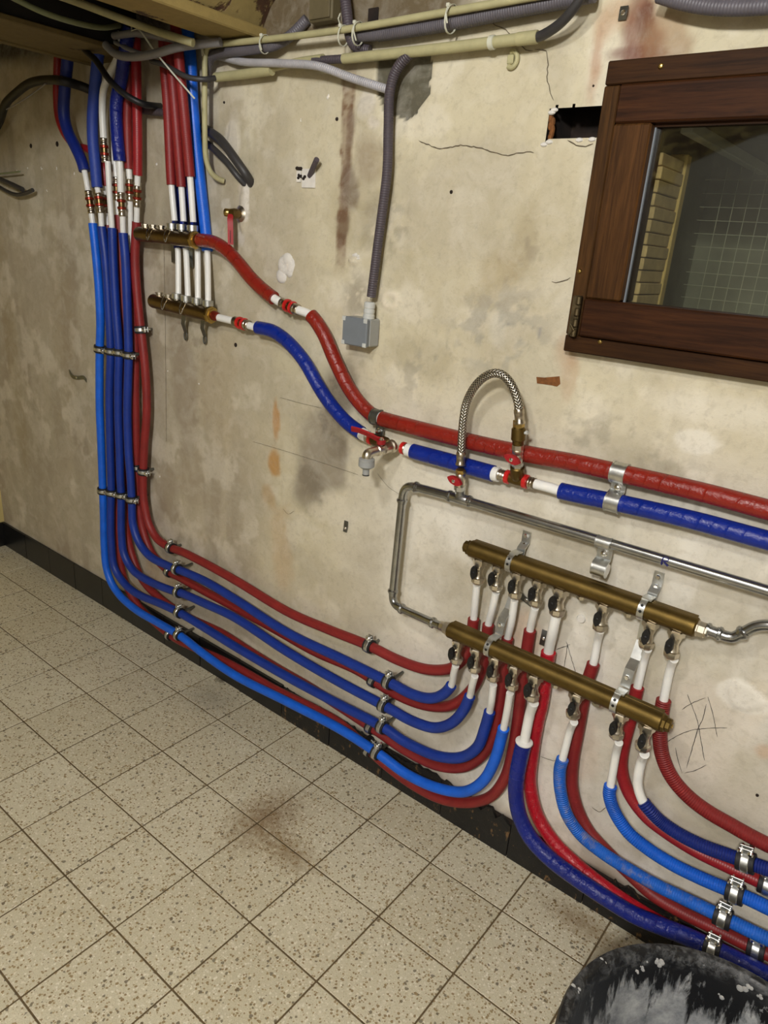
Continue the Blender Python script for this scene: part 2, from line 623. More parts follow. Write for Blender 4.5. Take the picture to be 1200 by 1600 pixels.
    def ball(s, c, r, sc=(1, 1, 1), seg=14, rings=8):
        c = np.asarray(c, float)
        vs, fs = [c + A(0, 0, r * sc[2])], []
        for i in range(1, rings):
            t = math.pi * i / rings
            for j in range(seg):
                a = 2 * math.pi * j / seg
                vs.append(c + A(r * sc[0] * math.sin(t) * math.cos(a), r * sc[1] * math.sin(t) * math.sin(a), r * sc[2] * math.cos(t)))
        vs.append(c - A(0, 0, r * sc[2]))
        e = len(vs) - 1
        for j in range(seg):
            k = (j + 1) % seg
            fs.append((0, 1 + j, 1 + k))
            for i in range(rings - 2):
                fs.append((1 + i * seg + j, 1 + (i + 1) * seg + j, 1 + (i + 1) * seg + k, 1 + i * seg + k))
            fs.append((e, 1 + (rings - 2) * seg + k, 1 + (rings - 2) * seg + j))
        return s.add(vs, fs)

    def mesh(s, name, origin=(0, 0, 0), sharp=35):
        me = bpy.data.meshes.new(name)
        o = np.asarray(origin, float)
        me.from_pydata([tuple(np.array(v) - o) for v in s.v], [], s.f)
        uvl = me.uv_layers.new(name='UVMap')
        flat = [c for f in s.uv for p in f for c in p]
        if len(flat) == 2 * len(me.loops):
            uvl.data.foreach_set('uv', flat)
        import bmesh
        bm = bmesh.new()
        bm.from_mesh(me)
        bmesh.ops.recalc_face_normals(bm, faces=bm.faces)
        bm.to_mesh(me)
        bm.free()
        me.polygons.foreach_set('use_smooth', [True] * len(me.polygons))
        me.set_sharp_from_angle(angle=math.radians(sharp))
        return me


ORIGIN = {}


def root_origin(o):
    return ORIGIN.get(o.name, np.zeros(3))


def tag(o, label, cat, group=None, kind=None):
    if label:
        o['label'] = label
    if cat:
        o['category'] = cat
    if group:
        o['group'] = group
    if kind:
        o['kind'] = kind
    return o


def thing(name, label, cat, loc=(0, 0, 0), group=None):
    o = bpy.data.objects.new(name, None)
    o.empty_display_size = .03
    COL.objects.link(o)
    o.location = tuple(float(x) for x in loc)
    ORIGIN[o.name] = np.array(loc, float)
    return tag(o, label, cat, group)


def obj(name, mb, mat, parent=None, origin=None, label=None, sharp=35):
    """mesh given in world coordinates; parent chain carries only a translation"""
    if parent is not None:
        og = root_origin(parent)
    else:
        og = np.array(origin if origin is not None else (0, 0, 0), float)
    me = mb.mesh(name, og, sharp)
    me.materials.append(M[mat] if isinstance(mat, str) else mat)
    o = bpy.data.objects.new(name, me)
    COL.objects.link(o)
    if parent is not None:
        o.parent = parent
    else:
        o.location = tuple(float(x) for x in og)
    ORIGIN[o.name] = og
    if label:
        o['label'] = label
    return o


def solo(name, mb, mat, label, cat, group=None, origin=None, sharp=35):
    v = np.array(mb.v)
    og = origin if origin is not None else np.array([v[:, 0].mean(), v[:, 1].mean(), v[:, 2].min()])
    return tag(obj(name, mb, mat, None, og, None, sharp), label, cat, group)


def struct(name, mb, mat, parent=None, label=None, sharp=35):
    o = obj(name, mb, mat, parent, None, None, sharp)
    if parent is None:
        o['kind'] = 'structure'
        if label:
            o['label'] = label
    return o


def copy_tree(src, parent=None):
    c = src.copy()
    COL.objects.link(c)
    c.parent = parent
    for ch in list(src.children):
        copy_tree(ch, c)
    return c


def spline(pts, step=0.008):
    """centripetal Catmull-Rom through pts; returns samples and the sample index of each control point"""
    P = [np.asarray(p, float) for p in pts]
    P = [2 * P[0] - P[1]] + P + [2 * P[-1] - P[-2]]
    out, idx = [], []
    for i in range(1, len(P) - 2):
        p0, p1, p2, p3 = P[i - 1:i + 3]
        t0 = 0
        t1 = t0 + max(np.linalg.norm(p1 - p0), 1e-6) ** .5
        t2 = t1 + max(np.linalg.norm(p2 - p1), 1e-6) ** .5
        t3 = t2 + max(np.linalg.norm(p3 - p2), 1e-6) ** .5
        n = max(2, int(np.linalg.norm(p2 - p1) / step))
        idx.append(len(out))
        for k in range(n):
            t = t1 + (t2 - t1) * k / n
            a1 = (t1 - t) / (t1 - t0) * p0 + (t - t0) / (t1 - t0) * p1
            a2 = (t2 - t) / (t2 - t1) * p1 + (t - t1) / (t2 - t1) * p2
            a3 = (t3 - t) / (t3 - t2) * p2 + (t - t2) / (t3 - t2) * p3
            b1 = (t2 - t) / (t2 - t0) * a1 + (t - t0) / (t2 - t0) * a2
            b2 = (t3 - t) / (t3 - t1) * a2 + (t - t1) / (t3 - t1) * a3
            out.append((t2 - t) / (t2 - t1) * b1 + (t - t1) / (t2 - t1) * b2)
    idx.append(len(out))
    out.append(P[-2])
    return np.array(out), idx


def px_path(pts, off=None):
    return [W(p[0], p[1], p[2] if len(p) > 2 else off) for p in pts]


# ------------------------------------------------------------------ value noise for the wall's stains
def vnoise(x, y, seed):
    r = np.random.default_rng(seed)
    tab = r.random((256, 256))
    xi, yi = np.floor(x).astype(int), np.floor(y).astype(int)
    fx, fy = x - xi, y - yi
    fx = fx * fx * (3 - 2 * fx)
    fy = fy * fy * (3 - 2 * fy)
    g = lambda a, b: tab[a % 256, b % 256]
    return (g(xi, yi) * (1 - fx) + g(xi + 1, yi) * fx) * (1 - fy) + (g(xi, yi + 1) * (1 - fx) + g(xi + 1, yi + 1) * fx) * fy


def fbm(x, y, scale, oct_=5, seed=1, rough=.55):
    s, a, t = 0, 1.0, 0
    for o in range(oct_):
        s = s + a * vnoise(x * scale * 2 ** o + 17.3 * o, y * scale * 2 ** o + 5.1 * o, seed + o)
        t += a
        a *= rough
    return s / t


def sstep(a, b, x):
    t = np.clip((x - a) / (b - a), 0, 1)
    return t * t * (3 - 2 * t)


# ================================================================== SETTING
XL, XR, YF, ZT = -1.28, 3.3, -3.0, 2.24
WX0, WX1, WZ0, WZ1 = 1.300, 2.26, 1.268, 1.680      # window opening in the wall
NX0, NX1, NZ0, NZ1 = 1.170, 1.300, 1.600, 1.651      # broken-out hole beside the window


def inside_poly(x, y, poly):
    r = np.zeros(x.shape, bool)
    n = len(poly)
    for i in range(n):
        x0, y0 = poly[i]
        x1, y1 = poly[(i + 1) % n]
        c = ((y0 > y) != (y1 > y)) & (x < (x1 - x0) * (y - y0) / (y1 - y0 + 1e-12) + x0)
        r ^= c
    return r


def build_wall():
    st = .0055
    xs = np.concatenate([np.arange(XL, 1.80, st), np.arange(1.80, XR + .04, .05)])
    zs = np.arange(0, ZT + st, st)
    X, Z = np.meshgrid(xs, zs)
    n1 = fbm(X, Z, 3.0, 6, 3)
    n2 = fbm(X, Z, 11.0, 5, 21)
    n3 = fbm(X, Z, 40.0, 4, 41)
    vs = fbm(X * 9, Z * 1.1, 1.0, 5, 61)               # runs down the wall
    Xw = X + .02 * (n2 - .5) + .008 * (n3 - .5)
    Zw = Z + .02 * (fbm(X, Z, 11.0, 5, 81) - .5) + .008 * (fbm(X, Z, 40, 4, 91) - .5)
    col = np.zeros(X.shape + (3,))
    col[:] = lin((201, 192, 164))[:3]

    def lay(mask, rgb):
        k = np.clip(mask, 0, 1)[..., None]
        col[:] = col * (1 - k) + np.array(lin(rgb)[:3]) * k

    def blob(px, py, rx, rz, rgb, amt=1.0, soft=.5, nz=.6):
        c = W(px, py)
        d = np.sqrt(((Xw - c[0]) / rx) ** 2 + ((Zw - c[2]) / rz) ** 2) + nz * (n2 - .5) * 2
        lay(amt * (1 - sstep(1 - soft, 1 + soft * .3, d)), rgb)

    # old coats differ broadly; upper cream darkened, lower right whitened to offset lamp falloff
    lay(.85 * sstep(.55, 1.15, X + .5 * (n1 - .5)) * sstep(1.25, .75, Z + .35 * (n1 - .5)), (233, 229, 220))
    lay(.35 * sstep(.9, 1.3, X) * sstep(1.5, 1.0, Z) * sstep(.45, .62, n1), (194, 188, 168))
    lay(.75 * sstep(.45, -.25, X + .4 * (n1 - .5)), (178, 167, 143))
    lay(.5 * sstep(.5, .1, X + .3 * (n1 - .5)) * sstep(1.55, 1.2, Z), (164, 152, 134))
    lay(.6 * sstep(.46, .62, vs) * sstep(.75, .1, X), (152, 139, 119))
    lay(.45 * sstep(.5, .66, n1), (182, 173, 149))
    lay(.4 * sstep(.54, .68, n2), (222, 215, 197))
    lay(.4 * sstep(.5, .66, fbm(X, Z, 6, 5, 131)), (172, 163, 142))
    lay(.3 * sstep(.5, .62, vs) * sstep(.9, 1.2, X), (166, 156, 130))
    # smudges
    for b in [(500, 720, .09, .16, (124, 114, 100), .7), (520, 640, .05, .12, (112, 100, 82), .7), (485, 770, .07, .08, (120, 110, 94), .6),
              (540, 600, .04, .08, (118, 108, 92), .6), (560, 330, .09, .1, (156, 144, 112), .5), (575, 250, .05, .06, (132, 112, 84), .5),
              (430, 655, .014, .05, (178, 128, 62), .8), (428, 725, .026, .045, (182, 136, 72), .85), (420, 775, .035, .04, (176, 146, 104), .6),
              (440, 860, .05, .14, (192, 166, 128), .5), (340, 630, .1, .22, (176, 162, 134), .5), (300, 700, .07, .2, (154, 140, 118), .5),
              (330, 250, .06, .12, (150, 138, 116), .6), (350, 330, .05, .1, (160, 150, 128), .5), (380, 300, .02, .08, (206, 198, 184), .6),
              (365, 215, .03, .07, (196, 188, 170), .6), (1000, 50, .040, .06, (122, 74, 56), .85), (985, 88, .06, .02, (110, 62, 48), .8), (1010, 30, .02, .03, (96, 60, 46), .7),
              (1040, 55, .05, .05, (150, 118, 88), .6), (935, 100, .018, .07, (166, 116, 84), .6), (950, 40, .03, .04, (178, 136, 104), .5),
              (885, 545, .03, .05, (176, 146, 118), .6), (890, 590, .02, .06, (178, 150, 120), .5), (850, 560, .05, .05, (200, 194, 172), .4),
              (1010, 740, .1, .05, (162, 152, 124), .65), (1060, 815, .06, .03, (186, 176, 146), .5), (950, 700, .1, .04, (168, 160, 136), .5),
              (780, 430, .05, .05, (168, 154, 122), .6), (820, 380, .03, .08, (164, 152, 122), .55), (760, 470, .08, .03, (160, 148, 118), .5),
              (650, 560, .1, .05, (164, 154, 126), .5), (560, 560, .04, .03, (140, 130, 108), .4), (640, 420, .06, .06, (178, 168, 138), .5),
              (780, 510, .03, .05, (198, 194, 180), .5), (845, 520, .008, .014, (150, 148, 142), .9), (797, 512, .008, .005, (146, 144, 138), .9),
              (1100, 1140, .1, .12, (218, 208, 194), .6), (820, 1000, .05, .08, (210, 178, 148), .55), (905, 1160, .05, .09, (208, 190, 170), .5),
              (1190, 1090, .03, .05, (206, 194, 172), .5), (1195, 1175, .02, .02, (196, 150, 110), .4), (640, 1080, .2, .05, (196, 182, 160), .5),
              (230, 930, .1, .05, (166, 138, 102), .6), (250, 900, .09, .08, (178, 150, 114), .5), (100, 500, .1, .4, (164, 150, 122), .4),
              (60, 700, .12, .3, (150, 138, 116), .4), (90, 640, .05, .2, (146, 134, 112), .35), (470, 560, .1, .06, (196, 188, 160), .4)]:
        blob(*b[:5], b[5])
    # gritty spots where the top coat has worn through
    for (px, py, rx, rz, rgb, amt) in [(780, 520, .16, .12, (150, 146, 134), .6), (660, 580, .12, .1, (150, 144, 128), .5), (960, 690, .16, .07, (150, 144, 126), .55), (820, 400, .06, .12, (142, 132, 112), .5),
                                       (530, 640, .12, .14, (106, 98, 86), .6), (1050, 760, .12, .08, (150, 142, 120), .5), (600, 350, .1, .12, (136, 128, 108), .45), (300, 560, .14, .3, (126, 114, 96), .45), (560, 470, .06, .08, (118, 108, 92), .5)]:
        c = W(px, py)
        zone = 1 - sstep(.3, 1.1, np.hypot((X - c[0]) / rx, (Z - c[2]) / rz))
        lay(amt * zone * sstep(.52, .6, .5 * n3 + .5 * n2), rgb)
    for (px, py, rx, rz, rgb, amt) in [(362, 222, .03, .05, (206, 198, 182), .8), (386, 320, .012, .05, (214, 208, 198), .85), (378, 372, .014, .02, (208, 202, 190), .7), (577, 160, .022, .03, (216, 210, 198), .85), (612, 205, .03, .03, (212, 204, 184), .7),
                                       (352, 320, .016, .014, (196, 190, 176), .7), (350, 372, .012, .02, (196, 188, 172), .7), (330, 160, .04, .05, (182, 174, 154), .6), (1090, 690, .05, .03, (226, 222, 210), .6), (1165, 1090, .05, .03, (232, 228, 218), .7)]:
        blob(px, py, rx, rz, rgb, amt, .15, .5)
    # brown seam where two coats meet
    a, b = W(545, 120), W(528, 420)
    t = np.clip((a[2] - Z) / (a[2] - b[2]), 0, 1)
    cx = a[0] + (b[0] - a[0]) * t
    wdt = .018 + .012 * (n2 - .4) * 2
    stripe = (1 - sstep(.6, 1.1, np.abs(Xw - cx - .004) / wdt)) * sstep(a[2] + .05, a[2] - .02, Z) * sstep(b[2] - .03, b[2] + .05, Z)
    lay(stripe * (.55 + .45 * sstep(.4, .6, n3)), (118, 90, 66))
    lay(stripe * sstep(.52, .6, n1) * .6, (78, 54, 40))
    blob(548, 290, .03, .05, (112, 96, 78), .8)
    blob(545, 230, .012, .09, (104, 78, 58), .7)
    blob(535, 350, .02, .05, (110, 88, 68), .7)
    blob(590, 330, .06, .05, (158, 148, 124), .5)
    blob(270, 480, .07, .2, (148, 136, 118), .55)
    blob(290, 620, .06, .22, (150, 138, 120), .5)
    blob(250, 800, .05, .1, (148, 134, 114), .5)
    blob(20, 560, .06, .5, (156, 142, 112), .5)
    blob(560, 520, .06, .03, (132, 122, 104), .5)
    blob(1110, 640, .12, .04, (218, 212, 196), .5)
    blob(575, 165, .035, .03, (196, 188, 172), .8)
    blob(585, 195, .02, .015, (206, 198, 184), .9)
    # brown strip under the vault, painted shade in the opening between the beams
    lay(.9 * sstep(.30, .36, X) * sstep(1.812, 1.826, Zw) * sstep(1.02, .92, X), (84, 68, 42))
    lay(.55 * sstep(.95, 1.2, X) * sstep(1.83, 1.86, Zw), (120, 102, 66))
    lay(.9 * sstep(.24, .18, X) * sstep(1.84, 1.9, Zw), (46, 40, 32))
    # dirt above the skirting
    lay(.55 * sstep(.16, .1, Zw) * sstep(.9, 1.2, X), (132, 104, 76))
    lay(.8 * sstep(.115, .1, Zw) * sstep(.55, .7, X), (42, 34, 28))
    # grey cement repair
    poly = [W(*p)[[0, 2]] for p in [(588, 88), (640, 84), (674, 86), (676, 118), (669, 132), (674, 142), (664, 158), (652, 176), (636, 186), (618, 182),
                                    (600, 174), (592, 150), (588, 125)]]
    cem = inside_poly(X + .014 * (n2 - .5), Z + .014 * (fbm(X, Z, 14, 3, 171) - .5), poly)
    lay(cem * 1.0, (98, 94, 78))
    lay(cem * .4 * sstep(.45, .65, n2), (84, 80, 66))
    # white filler ring round the box conduit
    c = W(612, 468)
    d = np.hypot((Xw - c[0]) / .03, (Zw - c[2]) / .022)
    ring = (1 - sstep(.75, 1.1, d)) * sstep(.35, .6, d + .5 * (n2 - .5))
    lay(.8 * ring, (216, 206, 184))
    blob(556, 402, .02, .014, (212, 202, 178), .8)
    # relief
    Y = -(.0030 * (n1 - .5) + .0016 * (n2 - .5) + .0007 * (n3 - .5))
    Y = Y + cem * .005 - ring * .004
    for (px, py, rx, rz, h) in [(382, 330, .016, .06, .005), (352, 375, .014, .03, .003), (556, 402, .018, .012, .008), (575, 175, .04, .03, .005),
                                (1165, 1090, .04, .03, .004), (620, 220, .05, .04, .004), (365, 225, .03, .06, .004)]:
        c = W(px, py)
        d = np.hypot((Xw - c[0]) / rx, (Zw - c[2]) / rz) + .5 * (n3 - .5)
        Y = Y - h * (1 - sstep(.8, 1.0, d))
    nz_, nx_ = X.shape
    idx = np.arange(nz_ * nx_).reshape(nz_, nx_)
    cxq = .25 * (X[:-1, :-1] + X[1:, :-1] + X[:-1, 1:] + X[1:, 1:])
    czq = .25 * (Z[:-1, :-1] + Z[1:, :-1] + Z[:-1, 1:] + Z[1:, 1:])
    jag = .012 * (fbm(cxq, czq, 60, 3, 7) - .5)
    hole = ((cxq > WX0) & (cxq < WX1) & (czq > WZ0) & (czq < WZ1)) | \
           ((cxq + jag > NX0) & (cxq < NX1) & (czq + jag > NZ0) & (czq + jag < NZ1))
    q = np.stack([idx[:-1, :-1], idx[:-1, 1:], idx[1:, 1:], idx[1:, :-1]], -1)[~hole]
    me = bpy.data.meshes.new('wall_back')
    V = np.stack([X, Y, Z], -1).reshape(-1, 3).astype(np.float32)
    me.vertices.add(len(V))
    me.vertices.foreach_set('co', V.ravel())
    me.loops.add(q.size)
    me.loops.foreach_set('vertex_index', q.ravel().astype(np.int32))
    me.polygons.add(len(q))
    me.polygons.foreach_set('loop_start', (np.arange(len(q)) * 4).astype(np.int32))
    me.polygons.foreach_set('loop_total', np.full(len(q), 4, np.int32))
    me.polygons.foreach_set('use_smooth', np.ones(len(q), bool))
    me.update(calc_edges=True)
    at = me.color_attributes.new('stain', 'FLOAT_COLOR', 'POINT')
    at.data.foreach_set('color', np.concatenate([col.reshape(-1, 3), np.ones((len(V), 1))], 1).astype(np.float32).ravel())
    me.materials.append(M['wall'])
    o = bpy.data.objects.new('wall_back', me)
    COL.objects.link(o)
    o['kind'] = 'structure'
    o['label'] = 'stained cream plaster wall carrying the pipes'
    ORIGIN[o.name] = np.zeros(3)
    return o


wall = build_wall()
# hole beside the window: a dark pocket in the masonry
mb = MB()
x0, x1, z0, z1, dp = NX0 - .008, NX1 + .01, NZ0 - .008, NZ1 + .008, .09
mb.add([(x0, .004, z0), (x1, .004, z0), (x1, .004, z1), (x0, .004, z1), (x0 + .01, dp, z0), (x1, dp, z0), (x1, dp, z1), (x0 + .01, dp, z1)],
       [(4, 5, 6, 7), (0, 4, 7, 3), (0, 1, 5, 4), (3, 7, 6, 2), (1, 2, 6, 5)])
struct('niche', mb, 'dark', wall)
mb = MB()
for i in range(7):
    c = W(858 + random.uniform(-2, 4), 178 + i * 6, 0)
    mb.ball(c + A(.002, .006, 0), .007, (.7, .8, 1.2), 8, 5)
struct('broken_edge', mb, 'rust', wall)
mb = MB()
for c in [(862, 176), (858, 222), (866, 172), (905, 219), (925, 218), (850, 226)]:
    mb.ball(W(*c, 0.0), .006, (1.3, .7, .7), 8, 5)
struct('plaster_crumb', mb, 'plaster', wall)

# bare patches, filler, holes, marks on the wall
mb = MB()
p = [W(*q, .0015) for q in [(838, 589), (850, 590), (874, 588), (875, 600), (870, 604), (862, 602), (848, 600), (839, 599)]]
mb.add(p + [x + A(0, .004, 0) for x in p], [tuple(range(8))] + [(i, (i + 1) % 8, 8 + (i + 1) % 8, 8 + i) for i in range(8)])
struct('bare_patch', mb, 'rust', wall)


def lump(px, py, rx, rz, ry, mat, name, n=7, sd=1):
    r_ = random.Random(sd)
    mb_ = MB()
    c_ = W(px, py, 0)
    for i_ in range(n):
        a_ = r_.uniform(0, 6.28)
        q_ = r_.uniform(0, .7)
        mb_.ball(c_ + A(rx * q_ * math.cos(a_), .001, rz * q_ * math.sin(a_)), 1.0, (rx * r_.uniform(.35, .6), ry * r_.uniform(.6, 1), rz * r_.uniform(.35, .6)), 10, 6)
    return struct(name, mb_, mat, wall)


lump(444, 418, .034, .036, .008, 'plaster', 'filler_patch', 14, 3)
lump(557, 402, .012, .010, .008, 'plaster', 'filler_patch', 6, 4)
lump(513, 150, .006, .008, .003, 'plaster', 'filler_spot', 4, 5)
lump(470, 188, .003, .004, .003, 'plaster', 'filler_spot', 3, 6)
for i, (px, py) in enumerate([(65, 263), (88, 263), (43, 263), (73, 298), (116, 270), (27, 268), (245, 255), (262, 579), (311, 600), (250, 745)]):
    lump(px, py, .006, .006, .003, 'plaster', 'filler_spot', 3, 20 + i)


def dot(px, py, r, mat='dark', name='drill_hole'):
    mb_ = MB()
    mb_.lathe(W(px, py, .0012), (0, 1, 0), [(r * .7, -.0015), (r, 0), (r, .003)], 10)
    return struct(name, mb_, mat, wall)


for (px, py, r) in [(368, 539, .006), (908, 966, .006), (705, 300, .004), (48, 228, .007), (89, 225, .008), (1183, 1243, .003), (927, 134, .002), (526, 186, .004), (350, 160, .003)]:
    dot(px, py, r)
mb = MB()
c = W(908, 967, .001)
mb.lathe(c, (0, 1, 0), [(.004, -.003), (.008, -.003), (.010, 0), (.010, .002)], 12)
struct('plug', mb, 'plaster', wall)


def mark(pts, wpx, mat, name, jit=0.0, off=.0022):
    r_ = random.Random(len(pts) * 31 + int(pts[0][0]))
    P, _ = spline([W(*q, off) for q in pts], .006)
    P = P + np.array([[r_.uniform(-jit, jit), 0, r_.uniform(-jit, jit)] for _ in P])
    mb_ = MB()
    T = np.gradient(P, axis=0)
    vs_ = []
    for i_, (p_, t_) in enumerate(zip(P, T)):
        nn = A(-t_[2], 0, t_[0])
        nn /= np.linalg.norm(nn) + 1e-9
        w_ = wpx * r_.uniform(.6, 1.2) * (.35 if i_ in (0, len(P) - 1) else 1)
        vs_ += [p_ + nn * w_, p_ + A(0, -.0006, 0), p_ - nn * w_]
    fs_ = []
    for i_ in range(len(P) - 1):
        fs_ += [(i_ * 3, i_ * 3 + 1, i_ * 3 + 4, i_ * 3 + 3), (i_ * 3 + 1, i_ * 3 + 2, i_ * 3 + 5, i_ * 3 + 4)]
    mb_.add(vs_, fs_)
    return struct(name, mb_, mat, wall)


def c860(*ps):
    return [(860 + x / 3.53, 800 + y / 3.53) for x, y in ps]


for ps in [((755, 1005), (810, 1150), (830, 1260), (850, 1370)), ((725, 1090), (780, 1055), (855, 1025)), ((868, 1018), (895, 1110), (920, 1240)),
           ((860, 1060), (840, 1140), (815, 1195), (780, 1310), (750, 1412)), ((640, 1270), (720, 1225), (800, 1200), (900, 1192), (975, 1190)),
           ((690, 1300), (700, 1350), (725, 1440)), ((740, 1440), (800, 1425), (860, 1395)), ((30, 760), (110, 730)), ((95, 730), (75, 860)), ((88, 715), (140, 890))]:
    mark(c860(*ps), .0006, 'pencil', 'scratch_mark', .0004)
for ps in [((762, 25), (775, 40), (790, 46), (800, 58)), ((812, 70), (822, 77), (832, 79)), ((836, 78), (853, 80), (856, 95), (855, 120), (860, 145), (866, 158)),
           ((655, 220), (690, 232), (720, 227), (748, 231), (770, 238), (790, 243), (812, 238), (834, 238)), ((887, 218), (900, 226), (915, 228), (927, 224)),
           ((862, 440), (875, 441), (892, 433)), ((845, 1182), (860, 1188), (868, 1188)), ((925, 1262), (935, 1268), (948, 1262))]:
    mark(ps, .0008, 'crack', 'crack', .0012)
for ps in [((395, 690), (440, 703), (500, 722), (560, 742)), ((437, 621), (470, 630), (503, 638)), ((256, 380), (258, 500), (260, 690)), ((442, 795), (450, 803), (460, 798)),
           ((590, 740), (606, 760), (628, 775))]:
    mark(ps, .0004, 'crack', 'scratch_line', .0003)

# ---------------------------------------------------------------- other walls
mb = MB().box((XL - .1, YF - .1, 0), (XL, .1, 2.6))
struct('wall_left', mb, 'yellowwall', label='yellow painted side wall at the far corner')
mb = MB().box((XR, YF - .1, 0), (XR + .1, .1, 2.6))
struct('wall_right', mb, 'paintw')
mb = MB().box((XL - .1, YF - .1, 0), (XR + .1, YF, 2.6))
struct('wall_front', mb, 'paintw')

# ---------------------------------------------------------------- floor of terrazzo tiles
mb = MB().box((XL, YF, -.05), (XR, .02, -.0014))
floor = struct('floor', mb, 'grout', label='terrazzo tiled floor with dark joints')
T0 = .15366
tile_me = {}


def tile_mesh(wx, wy):
    key = (round(wx, 4), round(wy, 4))
    if key not in tile_me:
        b = MB().box((0.0019, .0019, -.03), (wx - .0019, wy - .0019, 0), .0010)
        me = b.mesh('tile')
        me.materials.append(M['tile'])
        tile_me[key] = me
    return tile_me[key]


rt = random.Random(5)
for i in range(-7, 17):
    xa, xb = max(i * .2, XL), min((i + 1) * .2, XR)
    if xb - xa < .01:
        continue
    for k in range(-1, 15):
        yb = -T0 - .2 * k
        ya = yb - .2
        yb, ya = min(yb, 0), max(ya, YF)
        if yb - ya < .01:
            continue
        cx_, cy_ = .5 * (xa + xb), .5 * (ya + yb)
        q = RM @ (A(cx_, cy_, 0) - CAM)
        if q[2] > .1:
            u, v = 600 + FPX * q[0] / q[2], 800 + FPX * q[1] / q[2]
            seen = -170 < u < 1370 and 600 < v < 1800
        else:
            seen = False
        if not seen and (k > 8 or i > 13):
            continue
        o = bpy.data.objects.new('tile', tile_mesh(xb - xa, yb - ya))
        COL.objects.link(o)
        o.location = (xa, ya, rt.uniform(-.0003, .0003))
        o.rotation_euler = (rt.uniform(-.0012, .0012), rt.uniform(-.0012, .0012), 0)
        o.parent = floor

# ---------------------------------------------------------------- black skirting of tiles
base_root = struct('baseboard_back', MB().box((XL, -.0035, 0), (XR, .01, .105)), 'dark', label='black tiled skirting along the pipe wall')
mb = MB().box((XL - .01, YF, 0), (XL + .010, -.0, .112), .002)
struct('baseboard_left', mb, 'skirt')
rb = random.Random(3)
for k in range(22):
    xa = -1.27 + .2 * k
    xb = min(xa + .2, XR - .003)
    worn = k >= 9
    n = 14
    top = []
    for j in range(n + 1):
        h = .1135
        if worn:
            h = .108 + rb.uniform(-.018, .008) * (1.0 if k > 9 else .5)
        top.append((xa + .0012 + (xb - xa - .0024) * j / n, h))
    out = [(xa + .0012, .0005), (xb - .0012, .0005)] + top[::-1]
    mb = MB().prism(out, (0, -.0115 + rb.uniform(-.001, .001), 0), (1, 0, 0), (0, 0, 1), (0, 1, 0), .009)
    obj('tile', mb, 'skirtw' if worn else 'skirt', base_root)

# ---------------------------------------------------------------- ceiling: two beams, opening between them, shallow vault
BZ = 1.828
bx0 = FZ(147, 102, BZ)[0]
bx1 = FZ(60, 46, BZ)[0]
mb = MB().box((bx0, YF, BZ), (bx1, .03, BZ + .014), .002).box((bx0 - .004, YF, BZ - .004), (bx0 + .022, .03, BZ + .012), .002)
struct('trim_1', mb, 'beamshade', label='yellow painted beam in the upper left corner')
print('beam1', bx0, bx1)
b2x0 = FZ(300, 47, BZ)[0]
b2x1 = b2x0 + .12
mb = MB().box((b2x0, YF, BZ - .004), (b2x1, .03, BZ + .02), .003).box((b2x0 + .01, YF, BZ + .02), (b2x0 + .06, .03, BZ + .32))
struct('trim_2', mb, 'beam', label='yellow painted beam with peeling edge beside the vault')
# vault right of the second beam
mb = MB()
xs_, prof = np.linspace(0, 1, 90), []
va, vb = b2x1 - .02, XR
span = XR - va + .02
nv = []
for s0 in (0,):
    for t in xs_:
        x = va + (s0 + t) * span
        if x > XR + .1:
            break
        z = BZ + .012 + .36 * math.sin(math.pi * t) ** .62
        nv.append((x, z))
ys_ = np.linspace(YF, .03, 80)
vr = np.random.default_rng(4)
vs = []
for y in ys_:
    for (x, z) in nv:
        vs.append((x, y, z + .006 * (math.sin(x * 31 + y * 17) * math.sin(y * 23 - x * 11)) + vr.uniform(-.0012, .0012)))
mm = len(nv)
fs = []
for i in range(len(ys_) - 1):
    for j in range(mm - 1):
        fs.append((i * mm + j, i * mm + j + 1, (i + 1) * mm + j + 1, (i + 1) * mm + j))
mb.add(vs, fs)
mb.box((XL - .1, YF - .1, 2.45), (XR + .1, .1, 2.5))
struct('ceiling', mb, 'vault', label='shallow vaulted ceiling with peeling yellow paint', sharp=60)
mb = MB().box((XL, YF, BZ + .10), (bx0 + .03, .03, BZ + .12))
struct('ceiling_left', mb, 'beam')
mb = MB().box((bx0 + .02, YF, BZ + .014), (bx1 - .01, .03, 2.45)).box((b2x0 + .02, YF, BZ + .3), (b2x0 + .04, .03, 2.45)).box((bx0, .02, BZ + .02), (b2x0 + .1, .05, 2.45))
struct('trim_3', mb, 'void', label='opening between the two beams, shade painted black')
# back wall above the grid, hidden over the vault
struct('trim_4', MB().box((XL, .03, 2.1), (XR, .08, 2.5)), 'void')

# ---------------------------------------------------------------- window
win = bpy.data.objects.new('window_1', None)
COL.objects.link(win)
win['kind'] = 'structure'
win['label'] = 'brown timber window with one glass pane'
ORIGIN[win.name] = np.zeros(3)
FO = .030                                  # frame stands out from the wall
tl, bl = W(950, 95, FO), W(880, 548, FO)
fx0 = .5 * (tl[0] + bl[0])
fz1, fz0 = tl[2], bl[2]
fx1 = 2.30
sx0 = W(968, 150, FO)[0]
sz1 = W(1075, 125, FO)[2]
sz0 = W(1000, 537, FO)[2]
gx0 = W(1019, 200, FO)[0]
gz1 = W(1060, 190, FO)[2]
gz0 = W(1080, 484, FO)[2]
print('window', fx0, fz0, fz1, 'sash', sx0, sz0, sz1, 'glass', gx0, gz0, gz1)
obj('frame_head', MB().box((fx0, -FO, sz1 + .001), (fx1, .05, fz1), .002), 'wframeh', win)
obj('frame_sill', MB().box((fx0, -FO, fz0), (fx1, .05, sz0 - .0015), .002), 'wframeh', win)
obj('frame_stile', MB().box((fx0, -FO, sz0 - .001), (sx0 - .0015, .05, sz1), .002), 'wframe', win)
